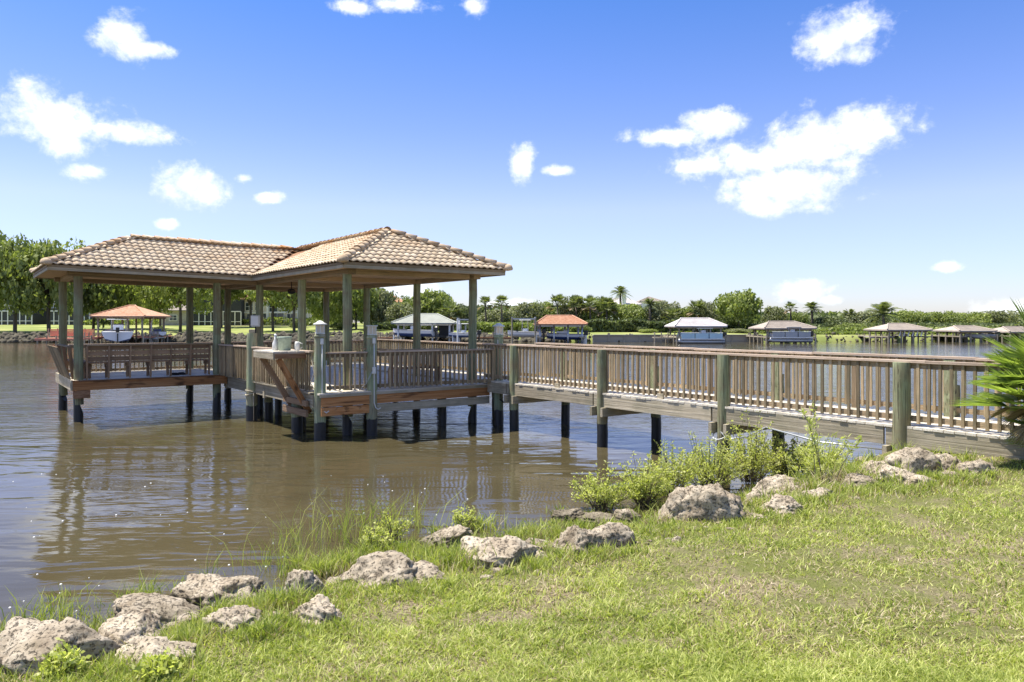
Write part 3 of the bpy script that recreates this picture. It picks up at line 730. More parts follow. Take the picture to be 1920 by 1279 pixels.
# utility box on the roof post, ceiling fan, shoes
ub = W(.30, 7.42, 0)
bx = empty('utility_box', (ub.x - .02, ub.y - .12, 2.75), 'white utility box fixed to a dark roof post', 'utility box')
MB().box((ub.x - .0, ub.y - .07, 2.85), (.27, .13, .36)).build('box_body', 'white_pvc', bx, bevel=.012)
MB().box((ub.x - .0, ub.y - .145, 2.86), (.23, .015, .28)).build('box_cover', 'white_paint', bx)
MB().tube([(ub.x, ub.y - .06, 2.68), (ub.x, ub.y - .06, 1.2)], .02, 8).build('cable_pipe', 'dark_cloth', bx)
fp = W(1.3, 7.0, 4.135)
fn = empty('ceiling_fan', fp, 'dark ceiling fan hanging under the pavilion roof', 'ceiling fan')
MB().tube([fp, fp + Vector((0, 0, -.25))], .015, 8).build('rod', 'dark_cloth', fn)
MB().lathe(fp + Vector((0, 0, -.40)), [(.05, 0), (.12, .03), (.12, .12), (.05, .16)], 14).build('motor', 'dark_cloth', fn, smooth=True)
for k in range(5):
    a = k * 2 * math.pi / 5 + .3; board('fan_blade', fp + Vector((.1 * math.cos(a), .1 * math.sin(a), -.31)), fp + Vector((.55 * math.cos(a), .55 * math.sin(a), -.33)), .12, .01, 'wood_brown', fn)
for i, (a, b, r_) in enumerate(((-2.0, 8.05, .2), (-1.78, 8.15, -.3))):
    p = W(a, b, ZWG)
    s_ = empty('shoe', p, ('black shoe lying on the wing deck behind the bench', 'black shoe nearer the railing behind the bench')[i], 'shoe', 'shoes left on the deck')
    MB().lathe(p, [(.001, 0), (.05, 0.0), (.055, .02), (.05, .05), (.03, .075), (.001, .08)], 12).build('upper', 'dark_cloth', s_, smooth=True).scale = (2.6, 1, 1)
    MB().box(p + Vector((0, 0, .01)), (.28, .10, .02), r_).build('sole', 'engine_black', s_)

# ================= benches
def slat_bench(name, label, p0, p1, zf, sections, out, back_h=.97, nsl=3):
    """p0-p1 runs along the back; out: unit vector from the back towards the seat"""
    t = empty(name, (p0 + p1) / 2 + Vector((0, 0, zf)), label, 'bench'); d = (p1 - p0).normalized(); L = (p1 - p0).length; out = Vector(out)
    for i in range(sections + 1):
        q = p0 + d * (L * i / sections); top = q - out * .10
        board('back_post', Vector((q.x, q.y, zf + .01)), Vector((top.x, top.y, zf + back_h - .02)), .045, .09, 'wood_bench', t)
        s = q + out * .40
        board('leg', Vector((s.x, s.y, zf + .01)), Vector((s.x + .001, s.y, zf + .39)), .09, .045, 'wood_bench', t)
        board('seat_bearer', q + out * .02 + Vector((0, 0, zf + .385)) - d * .03, q + out * .46 + Vector((0, 0, zf + .385)) - d * .03, .04, .11, 'wood_bench', t)
    for k in range(nsl):
        f = .50 + (back_h - .5) * (k + .5) / nsl; off = -out * (.10 * f / back_h - .045)
        board('back_slat', p0 + off + Vector((0, 0, zf + f)), p1 + off + Vector((0, 0, zf + f)), .025, (back_h - .5) / nsl * .80, 'wood_bench', t)
    board('cap_rail', p0 - out * .09 + Vector((0, 0, zf + back_h)), p1 - out * .09 + Vector((0, 0, zf + back_h)), .12, .035, 'wood_rail', t)
    for k in range(4):
        board('seat_slat', p0 + out * (.08 + .115 * k) + Vector((0, 0, zf + .46)), p1 + out * (.08 + .115 * k) + Vector((0, 0, zf + .46)), .10, .035, 'wood_bench', t)
U3 = Vector((.8, .6, 0)); V3 = Vector((-.6, .8, 0))
slat_bench('slatted_bench', 'long brown slatted bench seen from behind along the wing deck', W(-4.42, 7.62), W(-1.1, 7.62), ZWG, 6, V3)
slat_bench('slatted_bench', 'short weathered bench leaning outward at the far end of the wing', W(-4.72, 10.7), W(-4.72, 7.9), ZWG, 2, U3, nsl=0, back_h=.93)
# upright planks on its outer face
bo = [o for o in col.objects if o.get('label', '').startswith('short weathered')][0]
for i in range(9):
    q = W(-4.86, 7.75 + i * .33); board('back_plank', q + Vector((.04, .03, ZWG + .02)), q + Vector((-.22, -.16, ZWG + .93)), .20, .025, 'wood_baluster', bo)
t = empty('planter_bench', W(2.7, 1.2, ZP), 'brown slatted high-backed bench behind the front railing', 'bench')
for i in range(12): board('back_plank', W(1.75 + i * .135, .95, ZP + .03), W(1.752 + i * .135, .93, ZP + .92), .095, .03, 'wood_bench', t)
board('cap_rail', W(1.68, .95, ZP + .955), W(3.32, .95, ZP + .955), .26, .035, 'wood_rail', t); board('cap_rail', W(1.78, 1.08, ZP + .953), W(1.78, 2.6, ZP + .953), .22, .035, 'wood_rail', t)
for k in range(4): board('seat_slat', W(1.95, 1.10 + .12 * k, ZP + .45), W(3.3, 1.10 + .12 * k, ZP + .45), .10, .035, 'wood_bench', t)
for a in (1.95, 3.25): board('leg', W(a, 1.45, ZP), W(a + .001, 1.45, ZP + .43), .09, .05, 'wood_bench', t); board('leg', W(a, 1.04, ZP), W(a + .001, 1.04, ZP + .43), .09, .05, 'wood_bench', t)

# ================= boardwalk
bw = empty('boardwalk', W(5.1, -4, 0), 'long weathered boardwalk with picket railings running to the bank', 'boardwalk')
ZD, ZT = 1.224, 2.225; A0, A1 = 4.33, 6.05; B_END = -14.2; B_FAR = 11.3
decking(bw, A0 - .11, A1 + .06, B_END, .15, ZD, pitch=.145)
decking(bw, A0 - .02, A1 + .1, .16, B_FAR, ZD - .06, pitch=.145)
for a in (A0 - .075, A1 + .02):
    for (b0, b1) in ((-.75, .1), (-4.08, -.79), (-7.38, -4.12), (-10.68, -7.42), (B_END, -10.72)):
        board('stringer', W(a, b0, 1.045), W(a, b1, 1.045), .05, .28, 'wood_grey', bw)
board('stringer', W(A1 + .02, .12, .99), W(A1 + .02, B_FAR, .99), .05, .28, 'wood_grey', bw)
NB = [-1.03 - 3.3 * k for k in range(4)]
for k, b in enumerate(NB):
    w0 = W(4.29, b)
    dock_pile(0, 0, 2.20 - (.01 if k else 0), .118 if k < 3 else .13, bw, 'wood_post', zs=.54 if k < 3 else .3, pos=w0, name='piling')
    board('cap_beam', W(4.1, b + .17, .80), W(6.3, b + .17, .80), .07, .20, 'wood_grey', bw)
    board('cap_beam', W(4.1, b - .17, .80), W(6.3, b - .17, .80), .07, .20, 'wood_grey', bw)
    dock_pile(6.07, b, 1.75, .115, bw, 'wood_post', zs=.54, name='piling')
for b in (2.3, 5.6, 8.9): dock_pile(6.07, b, 1.4, .105, bw, 'wood_post', zs=.5, name='piling')
n0, n1 = W(4.37, .45), W(4.37, B_END)
railing(bw, n0, n1, ZD, ZT, .155, segs=5, sag=.008, cap_w=.15)
railing(bw, W(6.03, 0.2), W(6.03, B_END), ZD, ZT, .155, segs=5, sag=.008, cap_w=.15)
railing(bw, W(6.03, B_FAR), W(6.03, .22), ZD - .06, 2.15, .155, segs=3, sag=.01, cap_w=.15)
railing(bw, W(4.3, 11.25), W(6.0, 11.25), ZD - .06, 2.10, .14)
for k in range(4):
    b = NB[k] - 1.65
    board('rail_block', W(4.30, b, 1.20), W(4.30, b - .15, 1.20), .05, .26, 'wood_grey', bw)
    board('rail_post', W(6.0, b, 1.2), W(6.001, b, 2.17), .09, .09, 'wood_rail', bw)
    board('rail_post', W(5.99, NB[k], 1.2), W(5.991, NB[k], 2.17), .17, .10, 'wood_post', bw)
cb = [W(4.2, NB[2] + .05, .78), W(4.15, NB[2] - .2, .62), W(4.2, NB[2] - .6, .72), W(4.22, -8.6, .93), W(4.22, -9.6, .80), W(4.25, -10.8, .82)]
tag(MB().tube(cb, .016, 6).build('cable', 'metal_grey', None, smooth=True), 'thin grey cable sagging below the boardwalk stringer', 'cable')
tag(MB().tube(ring(W(4.25, NB[2]), .17, .72, tilt_=.12), .012, 6).build('cable_loop', 'white_pvc', None, smooth=True), 'pale cable looped round the third near boardwalk piling', 'cable')
tag(MB().tube([W(4.5, .2, .95), W(4.48, -.1, .72), W(4.35, -.5, .66), W(4.3, -.85, .76)], .018, 6).build('cable', 'dark_cloth', None, smooth=True), 'dark hose looping under the boardwalk beside the slim lamp post', 'hose')

# ---------------------------------------------------------------- near bank: rocks
def rock_mesh(seed, sub=5, flat=1.0, crag=1.0):
    """a boulder: a ball cut by random planes, then weathered"""
    bm = bmesh.new(); bmesh.ops.create_icosphere(bm, subdivisions=sub, radius=1.0); rnd = random.Random(seed)
    o = Vector((seed * 7.3, seed * 3.1, seed * 1.7)); cuts = []
    for k in range(9):
        a = rnd.uniform(0, 6.28); e = rnd.uniform(-.1, 1.4); cuts.append((Vector((math.cos(a) * math.cos(e), math.sin(a) * math.cos(e), math.sin(e))), rnd.uniform(.52, .86)))
    for v in bm.verts:
        p = v.co.copy(); p.z *= .72
        for n_, d_ in cuts:
            x = p.dot(n_)
            if x > d_: p -= n_ * (x - d_) * .88
        q = p + o
        big = mn.fractal(q * 1.3, .9, 2.0, 3, noise_basis='PERLIN_ORIGINAL') * .20
        ledge = abs(mn.noise(Vector((q.x * 1.1, q.y * 1.1, q.z * 5.5)))) * .10 * crag
        small = mn.fractal(q * 5.5, .6, 2.1, 4, noise_basis='PERLIN_ORIGINAL') * .065 * crag
        hole = max(0, .24 - mn.voronoi(q * 3.0)[0][0]) * .55 * crag; hole2 = max(0, .20 - mn.voronoi(q * 8.5)[0][0]) * .28
        v.co = p * (1 + big - ledge + small - hole - hole2)
        if v.co.z < -.25: v.co.z = -.25 - (-.25 - v.co.z) * .4
    me = bpy.data.meshes.new('rock'); bm.to_mesh(me); bm.free(); me.materials.append(MATS['limestone'])
    for p in me.polygons: p.use_smooth = True
    return me
ROCKS = [(92, 1276, 230, 150, 'biggest pale boulder in the bottom corner of the bank'), (228, 1228, 150, 96, 'pale boulder just beyond the biggest corner boulder'),
         (285, 1252, 150, 66, 'low flat pale stone sunk in weeds by the corner boulder'), (296, 1184, 170, 82, 'broad pale rock at the water edge behind the corner boulders'),
         (392, 1145, 170, 84, 'slanting layered brown rock at the water edge'), (437, 1190, 120, 66, 'crumbling pale rock with grass below the layered one'),
         (478, 1128, 62, 34, 'small dark rock between layered rock and cube-like rock'), (566, 1132, 76, 92, 'upright cube-like pitted rock'),
         (592, 1178, 110, 72, 'rounded rock just below the cube-like rock'), (714, 1110, 156, 98, 'whitest smooth-topped rock of the middle bank'),
         (800, 1100, 116, 56, 'low flat rock touching the whitest rock'), (838, 1026, 104, 54, 'pale rock half hidden in tall grass by the water'),
         (944, 1068, 166, 80, 'wide loaf-shaped tan rock at the lawn edge'), (1010, 1056, 44, 30, 'small brown stone at the end of the loaf-shaped rock'),
         (1084, 1042, 90, 76, 'dark-faced squarish rock of a touching pair'), (1150, 1038, 82, 78, 'rounder rock of the touching pair'),
         (1062, 975, 60, 26, 'low pale rock behind the touching pair'), (1124, 980, 84, 22, 'thin flat pale slab below the first shrub'),
         (1178, 980, 62, 36, 'brown knobbly stone in dry grass under the shrubs'), (1320, 990, 160, 120, 'large cracked boulder with holes in front of the shrubs'),
         (1228, 996, 30, 14, 'tiny pale stone in grass by the cracked boulder'), (1458, 942, 98, 68, 'grey boulder with a hole on top'),
         (1474, 968, 86, 54, 'brownish boulder just in front of the grey holed one'), (1430, 978, 50, 18, 'flat pale stone at the foot of the brownish boulder'),
         (1540, 940, 60, 34, 'small rough stone in weeds past the boulders'), (1612, 918, 80, 38, 'long low stone in the grass before the boardwalk'),
         (1644, 893, 76, 40, 'pale stone beside the last near boardwalk piling'), (1716, 902, 98, 86, 'steep wedge-shaped boulder against the boardwalk piling'),
         (1702, 916, 104, 46, 'flat rounded boulder below the wedge-shaped one'), (1770, 896, 78, 62, 'rugged brown boulder under the boardwalk edge'),
         (1790, 902, 60, 26, 'low brown stone before the rugged boulder'), (1828, 896, 80, 48, 'squat boulder next to the palmetto'), (1686, 922, 40, 16, 'small pale stone at the lawn edge before the wedge-shaped boulder')]
rock_meshes = [rock_mesh(i + 1, 5, 1, 1 + .4 * (i % 3)) for i in range(12)]
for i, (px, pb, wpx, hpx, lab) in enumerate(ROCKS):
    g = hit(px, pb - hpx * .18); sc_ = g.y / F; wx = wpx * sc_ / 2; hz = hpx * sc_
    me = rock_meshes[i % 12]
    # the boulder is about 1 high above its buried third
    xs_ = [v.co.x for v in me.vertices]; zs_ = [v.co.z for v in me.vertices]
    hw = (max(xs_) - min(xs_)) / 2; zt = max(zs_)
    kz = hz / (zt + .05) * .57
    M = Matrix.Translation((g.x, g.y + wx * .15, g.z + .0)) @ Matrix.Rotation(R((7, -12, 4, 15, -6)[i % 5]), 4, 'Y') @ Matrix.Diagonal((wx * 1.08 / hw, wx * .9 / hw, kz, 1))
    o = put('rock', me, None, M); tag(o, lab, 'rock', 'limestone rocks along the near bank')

# small stones and shells at the rock line: uncountable rubble
def rubble():
    rng = np.random.default_rng(5); n = 420; bm = bmesh.new(); bmesh.ops.create_icosphere(bm, subdivisions=2, radius=1)
    bv = np.array([v.co[:] for v in bm.verts]); bf = np.array([[v.index for v in f.verts] for f in bm.faces]); bm.free()
    Vs, Fs = [], []
    k = 0
    while k < n:
        x = rng.uniform(-6, 9); y = rng.uniform(2.5, 13); s = float(shore_s(np.array([x]), np.array([y]))[0])
        if not (-1.5 < s < .7) : continue
        r = rng.uniform(.012, .04) if s > -.1 or rng.random() < .7 else rng.uniform(.04, .085); nv = bv * (1 + rng.normal(0, .14, (len(bv), 1))) * np.array([r * rng.uniform(1, 1.8), r * rng.uniform(.8, 1.4), r * .7])
        z = float(land(np.array([x]), np.array([y]))[0]); Vs.append(nv + np.array([x, y, z + r * .2])); Fs.append(bf + k * len(bv)); k += 1
    return np_mesh('rubble', np.concatenate(Vs), [np.concatenate(Fs)], 'limestone')
tag(put('rubble', rubble()), 'small broken stones scattered along the rock line', 'rubble', None, 'stuff')

# ---------------------------------------------------------------- grass blades
def blades(name, x, y, z, h, w, lean, rng, mat, seg=2):
    """curved tapering blades from arrays"""
    n = len(x); a = rng.uniform(0, 2 * np.pi, n); b = rng.uniform(0, 2 * np.pi, n)
    dx, dy = np.cos(a) * w / 2, np.sin(a) * w / 2; lx, ly = np.cos(b) * lean * h, np.sin(b) * lean * h
    P = []
    for t, ww in ((0, .8), (.5, 1.0)):
        cx, cy, cz = x + lx * t * t, y + ly * t * t, z + h * t * (1 - .25 * lean * t)
        P += [np.stack([cx - dx * ww, cy - dy * ww, cz], 1), np.stack([cx + dx * ww, cy + dy * ww, cz], 1)]
    P.append(np.stack([x + lx, y + ly, z + h * (1 - .25 * lean)], 1))
    V = np.stack(P, 1).reshape(-1, 3); o = (np.arange(n) * 5)[:, None]
    q = o + np.array([[0, 1, 3, 2]]); t_ = o + np.array([[2, 3, 4]])
    return np_mesh(name, V, [q, t_], mat)
def lawn():
    rng = np.random.default_rng(11); N = 2600000
    y = 3.0 + 14 * rng.random(N) ** 1.9; x = rng.uniform(-1, 1, N) * (y * .85 + .8)
    s = shore_s(x, y); keep = (s > -.35)
    # towards the water the turf thins out; patchy elsewhere
    dens = vnoise(x * 1.1 + 40, y * 1.1 + 3, 4); fine = vnoise(x * 4.2, y * 4.2 + 50, 3)
    pr = np.clip((dens - .26) * 3.4, .28, 1) * np.clip((fine - .2) * 2.8, .3, 1) * np.clip(.45 + s * .5, .12, 1)
    pr *= np.clip(9 / (y * y) * 1.6, .25, 1)
    keep &= rng.random(N) < pr * .95
    x, y, s, dens, fine = x[keep], y[keep], s[keep], dens[keep], fine[keep]
    z = land(x, y) - .008
    st = rng.random(len(x)) < np.clip(.95 - dens * 1.25 + np.where(s < .5, .12, 0), .10, .7)
    hh = (.020 + .042 * rng.random(len(x)) ** 1.5 * np.clip(fine * 1.9, .5, 1.5)) * (1 + .02 * y)
    ww = (.0040 + .0055 * rng.random(len(x)) ** 1.6) * (.8 + y * .07)
    print('grass blades', len(x))
    g = ~st
    tag(put('lawn_grass', blades('lawn_grass', x[g], y[g], z[g], hh[g], ww[g], rng.uniform(.2, 1.3, g.sum()), rng, 'blade_green')), 'bright yellow-green turf covering the near lawn', 'grass', None, 'stuff')
    tag(put('dry_grass', blades('dry_grass', x[st], y[st], z[st], hh[st] * .8, ww[st] * .8, rng.uniform(.6, 2.0, st.sum()), rng, 'blade_straw')), 'straw-coloured dead grass mixed into the lawn', 'dry grass', None, 'stuff')
lawn()
def tuft(pts, seed, mat, name, label, hscale=1.0, wsc=1.0, zmin=-.02):
    rng = np.random.default_rng(seed); X, Y, Z, Hh, Ww = [], [], [], [], []
    for (px, py, n, hgt, rad) in pts:
        c = hit(px, py); r = np.abs(rng.normal(0, rad, n)); a = rng.uniform(0, 6.28, n)
        x = c.x + r * np.cos(a); y = c.y + r * np.sin(a) * .8
        X.append(x); Y.append(y); Z.append(np.maximum(land(x, y), zmin) - .02); Hh.append(hgt * rng.uniform(.45, 1.1, n) * hscale); Ww.append(np.full(n, .0055 * wsc) * rng.uniform(.7, 1.5, n))
    X, Y, Z, Hh, Ww = map(np.concatenate, (X, Y, Z, Hh, Ww))
    tag(put(name, blades(name, X, Y, Z, Hh, Ww * (.6 + Y * .09), rng.uniform(.15, .9, len(X)), rng, mat)), label, 'grass', None, 'stuff')
TALL = [(600, 1075, 260, .30, .14), (640, 1060, 240, .28, .16), (690, 1040, 240, .26, .2), (560, 1062, 160, .30, .15), (760, 1035, 260, .26, .2), (800, 1050, 300, .26, .18),
        (850, 1062, 320, .24, .16), (900, 1030, 260, .26, .25), (960, 1012, 260, .24, .25), (1000, 1000, 260, .26, .25), (1040, 1000, 240, .22, .25), (900, 990, 160, .3, .3),
        (1090, 990, 200, .2, .3), (1150, 985, 160, .18, .3), (1230, 975, 260, .22, .25), (1270, 960, 240, .26, .25), (1390, 945, 260, .22, .3), (1420, 930, 260, .24, .3),
        (1500, 915, 300, .28, .35), (1540, 900, 300, .34, .3), (1570, 900, 260, .30, .3), (1600, 925, 200, .16, .3), (1650, 905, 160, .14, .3), (1490, 950, 160, .14, .3),
        (500, 1140, 160, .16, .12), (520, 1170, 160, .14, .12), (420, 1150, 120, .13, .1), (340, 1210, 240, .15, .12), (380, 1195, 200, .14, .1), (500, 1195, 160, .13, .1), (545, 1135, 120, .2, .1),
        (20, 1235, 260, .22, .2), (60, 1190, 160, .24, .25), (5, 1200, 200, .26, .25), (650, 1120, 100, .1, .15), (860, 1090, 160, .1, .2), (1020, 1070, 160, .1, .15), (1130, 1050, 160, .09, .2), (1700, 925, 100, .1, .2),
        (1360, 985, 160, .09, .25), (270, 1262, 260, .12, .16), (110, 1274, 200, .12, .12), (330, 1262, 200, .1, .2), (600, 1190, 200, .08, .2)]
for (px, pb, wpx, hpx, lab) in ROCKS:
    k_ = .13 if px < 1500 else .17
    TALL += [(px - wpx * .42, pb + 4, 110, k_, .10), (px + wpx * .40, pb + 2, 110, k_, .10), (px + wpx * .05, pb + 8, 120, k_ * .75, .15), (px - wpx * .2, pb - hpx * .55, 50, k_ * 1.6, .12)]
tuft(TALL, 21, 'blade_tall', 'tall_grass', 'taller fresh green grass growing between the bank rocks', 1.0, 1.3)
tuft([(a + 12, b + 4, int(n * .35), h * .8, r * 1.2) for (a, b, n, h, r) in TALL], 22, 'blade_straw', 'straw_tufts', 'dry straw stalks among the bank rocks', 1.0, 1.0)
tuft([(650, 1010, 90, .75, .45), (560, 1030, 70, .6, .4), (720, 990, 70, .7, .4), (500, 1060, 60, .5, .3), (780, 985, 50, .55, .4)], 23, 'blade_tall', 'fine_reeds', 'fine arching reeds leaning over the brown water', 1.0, .75)
tuft([(250, 1135, 120, .34, .12), (120, 1150, 70, .32, .2), (60, 1165, 60, .4, .25), (180, 1165, 90, .18, .3), (280, 1120, 50, .36, .1), (390, 1085, 16, .45, .04), (110, 1120, 30, .2, .15), (330, 1110, 30, .24, .15)], 24, 'blade_tall', 'sedge', 'thin green sedge standing in the shallows', 1.0, 1.0, zmin=-.02)

# ---------------------------------------------------------------- shrubs on the bank
def leafy(name_seed, stems, leaf_len, leaf_w, per, spread, rng, height, clump=.5):
    """returns stem tubes (MB) and leaf arrays in local coordinates"""
    sm = MB(); LV = []
    for s in range(stems):
        a = rng.uniform(0, 6.28); r0 = rng.uniform(0, .3) * spread; r1 = r0 + rng.uniform(.2, 1.0) * spread * .8
        tall = rng.random() < .16; h = height * (rng.uniform(1.0, 1.22) if tall else rng.uniform(.35, .92)) * (1.05 - .45 * (r1 / spread) ** 2)
        p0 = np.array([r0 * math.cos(a), r0 * math.sin(a), 0]); p2 = np.array([r1 * math.cos(a + rng.uniform(-.3, .3)), r1 * math.sin(a) * .8, h]); p1 = (p0 + p2) / 2 + np.array([rng.uniform(-.05, .05), rng.uniform(-.05, .05), h * .15])
        pts = [(1 - t) ** 2 * p0 + 2 * t * (1 - t) * p1 + t * t * p2 for t in np.linspace(0, 1, 6)]
        sm.tube(pts, .006, 4, .002)
        for k in range(per if not tall else per * 2 // 3):
            t = rng.uniform(.18, 1.0) ** .7; c = (1 - t) ** 2 * p0 + 2 * t * (1 - t) * p1 + t * t * p2
            c = c + rng.normal(0, .045 * (1.25 - t), 3); az = rng.uniform(0, 6.28); e = rng.uniform(-.1, 1.25)
            dd = np.array([math.cos(az) * math.cos(e), math.sin(az) * math.cos(e), math.sin(e)]); sd = np.cross(dd, rng.normal(0, 1, 3)); sd /= np.linalg.norm(sd) + 1e-6
            L = leaf_len * rng.uniform(.6, 1.25); w_ = leaf_w * rng.uniform(.7, 1.2)
            LV.append([c, c + dd * L * .5 + sd * w_, c + dd * L, c + dd * L * .5 - sd * w_])
    V = np.array(LV).reshape(-1, 3); q = (np.arange(len(LV)) * 4)[:, None] + np.array([[0, 1, 2, 3]])
    return sm, V, q
def shrub(px, py, height, spread, stems, per, label, seed, leaf=(.055, .011), name='shrub', lm='leaf_bush', blossom=0, zoff=0.0):
    rng = np.random.default_rng(seed); g = hit(px, py); t = empty(name, g, label, 'shrub', 'yellow-green shrubs along the bank')
    if name == 'shrub': stems = int(stems * 1.25); per = int(per * .82); spread *= 1.3; height *= .80
    sm, V, q = leafy(seed, stems, leaf[0], leaf[1], per, spread, rng, height)
    put('stem', sm.mesh('stem', 'bark'), t, loc=g)
    put('foliage', np_mesh('foliage', V, [q], lm), t, loc=g)
    if blossom:
        m = MB()
        for k in range(blossom):
            i = rng.integers(0, len(V) // 4) * 4; v = V[i]
            if v[2] > height * .55: m.lathe((g.x + v[0], g.y + v[1], g.z + v[2]), [(.004, 0), (.016, .01), (.012, .022)], 6)
        if m.v: m.build('blossom', 'beak_orange', t)
    return t
shrub(1128, 955, .75, .42, 60, 42, 'yellowish leafy shrub nearest the water behind the thin slab', 31)
shrub(1205, 945, .86, .42, 70, 42, 'upright loose shrub between the first shrub and the cracked boulder', 32)
shrub(1262, 925, 1.0, .50, 70, 42, 'medium green shrub rising just behind the cracked boulder', 33)
shrub(1330, 915, 1.05, .55, 80, 45, 'dense bushy shrub covering the third near boardwalk piling foot', 34, blossom=3)
shrub(1410, 905, 1.35, .50, 90, 48, 'tallest bushy shrub with upright tip below the boardwalk', 35, blossom=8)
shrub(1480, 895, .95, .55, 80, 45, 'broad shrub spreading before the open water gap', 36, blossom=2)
shrub(1542, 900, .75, .40, 60, 42, 'shaggy low shrub at the end of the shrub row', 37, leaf=(.09, .008))
shrub(1548, 905, 1.2, .42, 4, 75, 'slender leaning sapling with sparse pale leaves', 38, leaf=(.07, .010), name='sapling')
for k, (px, py, h) in enumerate(((740, 1015, .34), (700, 1030, .3), (870, 990, .30), (120, 1268, .14), (300, 1275, .12))):
    shrub(px, py, h, h * .75, 22, 26, ('bright leafy weed at the water edge left of the half hidden rock', 'low leafy weed behind the whitest rock', 'rounded bright weed above the half hidden rock', 'fresh green weed growing against the biggest boulder', 'low clover-like weed in front of the corner boulders')[k], 60 + k, leaf=(.04, .011), name='weed')

# ---------------------------------------------------------------- palmetto at the right
def fan_leaf(m, base, direction, length, rng, nseg=26, spread=2.3, width=.030, fold=.25):
    d = Vector(direction).normalized(); side = d.cross(Vector((0, 0, 1)))
    side = side.normalized() if side.length > .01 else Vector((1, 0, 0)); up = side.cross(d)
    for i in range(nseg):
        a = (i / (nseg - 1) - .5) * spread; L = length * (.72 + .28 * math.cos(a)) * rng.uniform(.9, 1.05)
        dr = (d * math.cos(a) + side * math.sin(a) + up * (abs(a) * fold)).normalized(); pr = dr.cross(up).normalized()
        tip = base + dr * L + Vector((0, 0, -.08 * L * rng.uniform(.1, 1.2))); mid = base + dr * L * .5
        w_ = width * (1 - .2 * abs(a))
        m.add([base, mid + pr * w_ + up * .008, mid - up * .01, mid - pr * w_ + up * .008, tip, base + dr * .02], [(0, 1, 2), (0, 2, 3), (1, 4, 2), (2, 4, 3)])
def palmetto():
    rng = random.Random(9); g = hit(1935, 905); g = Vector((7.06, 9.4, g.z)); t = empty('palmetto', g, 'large fan-leaved palmetto at the right end of the boardwalk', 'palmetto')
    st = MB(); heads = [(g + Vector((0, 0, 1.12)), 64), (g + Vector((-.16, -.05, .72)), 52), (g + Vector((.1, -.2, .35)), 34)]
    for (crown, nl) in heads:
        MB().tube([g + Vector((0, 0, -.2)), (g + crown) / 2 + Vector((.02, 0, 0)), crown], .12, 10, .10).build('trunk', 'bark', t, smooth=True)
        for i in range(nl):
            az = rng.uniform(0, 6.28); el = rng.uniform(-.2, 1.35); d = Vector((math.cos(az) * math.cos(el), math.sin(az) * math.cos(el), math.sin(el)))
            L = rng.uniform(.28, .60); base = crown + d * L + Vector((0, 0, -.1 * L)); st.tube([crown + d * .03, crown + d * L * .5, base], .011, 5, .007)
            dd = (d + Vector((rng.uniform(-.2, .2), rng.uniform(-.2, .2), rng.uniform(-.3, .15)))).normalized(); mb = MB(); fan_leaf(mb, base, dd, rng.uniform(.50, .74), rng, 28, rng.uniform(1.5, 2.4), .0135, rng.uniform(-.1, .35))
            mb.build('fan_leaf', 'leaf_dead' if el < -.12 else 'leaf_fan', t)
    crown = heads[0][0]
    for i in range(34):
        az = rng.uniform(0, 6.28); d = Vector((math.cos(az), math.sin(az), rng.uniform(-1.4, -.5))).normalized(); base = crown + d * rng.uniform(.25, .8); mb = MB(); fan_leaf(mb, base, d, .38, rng, 14, 1.4, .016); mb.build('fan_leaf', 'leaf_dead', t)
    st.build('leaf_stalk', 'leaf_fan', t)
palmetto()

# ---------------------------------------------------------------- far bank: riprap, seawall
def riprap():
    rng = np.random.default_rng(8); bm = bmesh.new(); bmesh.ops.create_icosphere(bm, subdivisions=1, radius=1)
    bv = np.array([v.co[:] for v in bm.verts]); bf = np.array([[v.index for v in f.verts] for f in bm.faces]); bm.free(); Vs, Fs = [], []
    for k in range(3200):
        x = rng.uniform(-95, 8) if k < 2800 else rng.uniform(8, 110); d = rng.uniform(-.8, 1.6); r = rng.uniform(.18, .5) * (1 if k < 2800 else .6)
        nv = bv * (1 + rng.normal(0, .2, (len(bv), 1))) * np.array([r * rng.uniform(.8, 1.5), r, r * rng.uniform(.6, 1.1)]); q_, _r = np.linalg.qr(rng.normal(0, 1, (3, 3))); nv = nv @ q_; Vs.append(nv + np.array([x, yshore(x) + d, max(0, (d + .6) * .5) + rng.uniform(-.1, .1)])); Fs.append(bf + k * len(bv))
    return np_mesh('riprap', np.concatenate(Vs), [np.concatenate(Fs)], 'riprap_stone')
tag(put('riprap', riprap()), 'dark riprap stones lining the far waterline', 'riprap', None, 'stuff')
def seawall(x0, x1, label, zt=1.0, mat='seawall_grey'):
    t = empty('seawall', ((x0 + x1) / 2, yshore((x0 + x1) / 2) - .6, 0), label, 'seawall')
    board('wall_face', (x0, yshore(x0) - .6, zt / 2 - .5), (x1, yshore(x1) - .6, zt / 2 - .5), .25, zt + 1.0, mat, t)
    board('coping', (x0, yshore(x0) - .65, zt + .05), (x1, yshore(x1) - .65, zt + .05), .5, .12, 'concrete', t)
    n = int((x1 - x0) / 2.2)
    for i in range(n + 1):
        x = x0 + (x1 - x0) * i / n; MB().box((x, yshore(x) - .78, zt / 2 - .3), (.22, .16, zt + .6)).build('buttress', mat, t)
seawall(at(1112, 107).x, at(1420, 110).x, 'straight grey seawall below the lawn past the orange boathouse', .95)

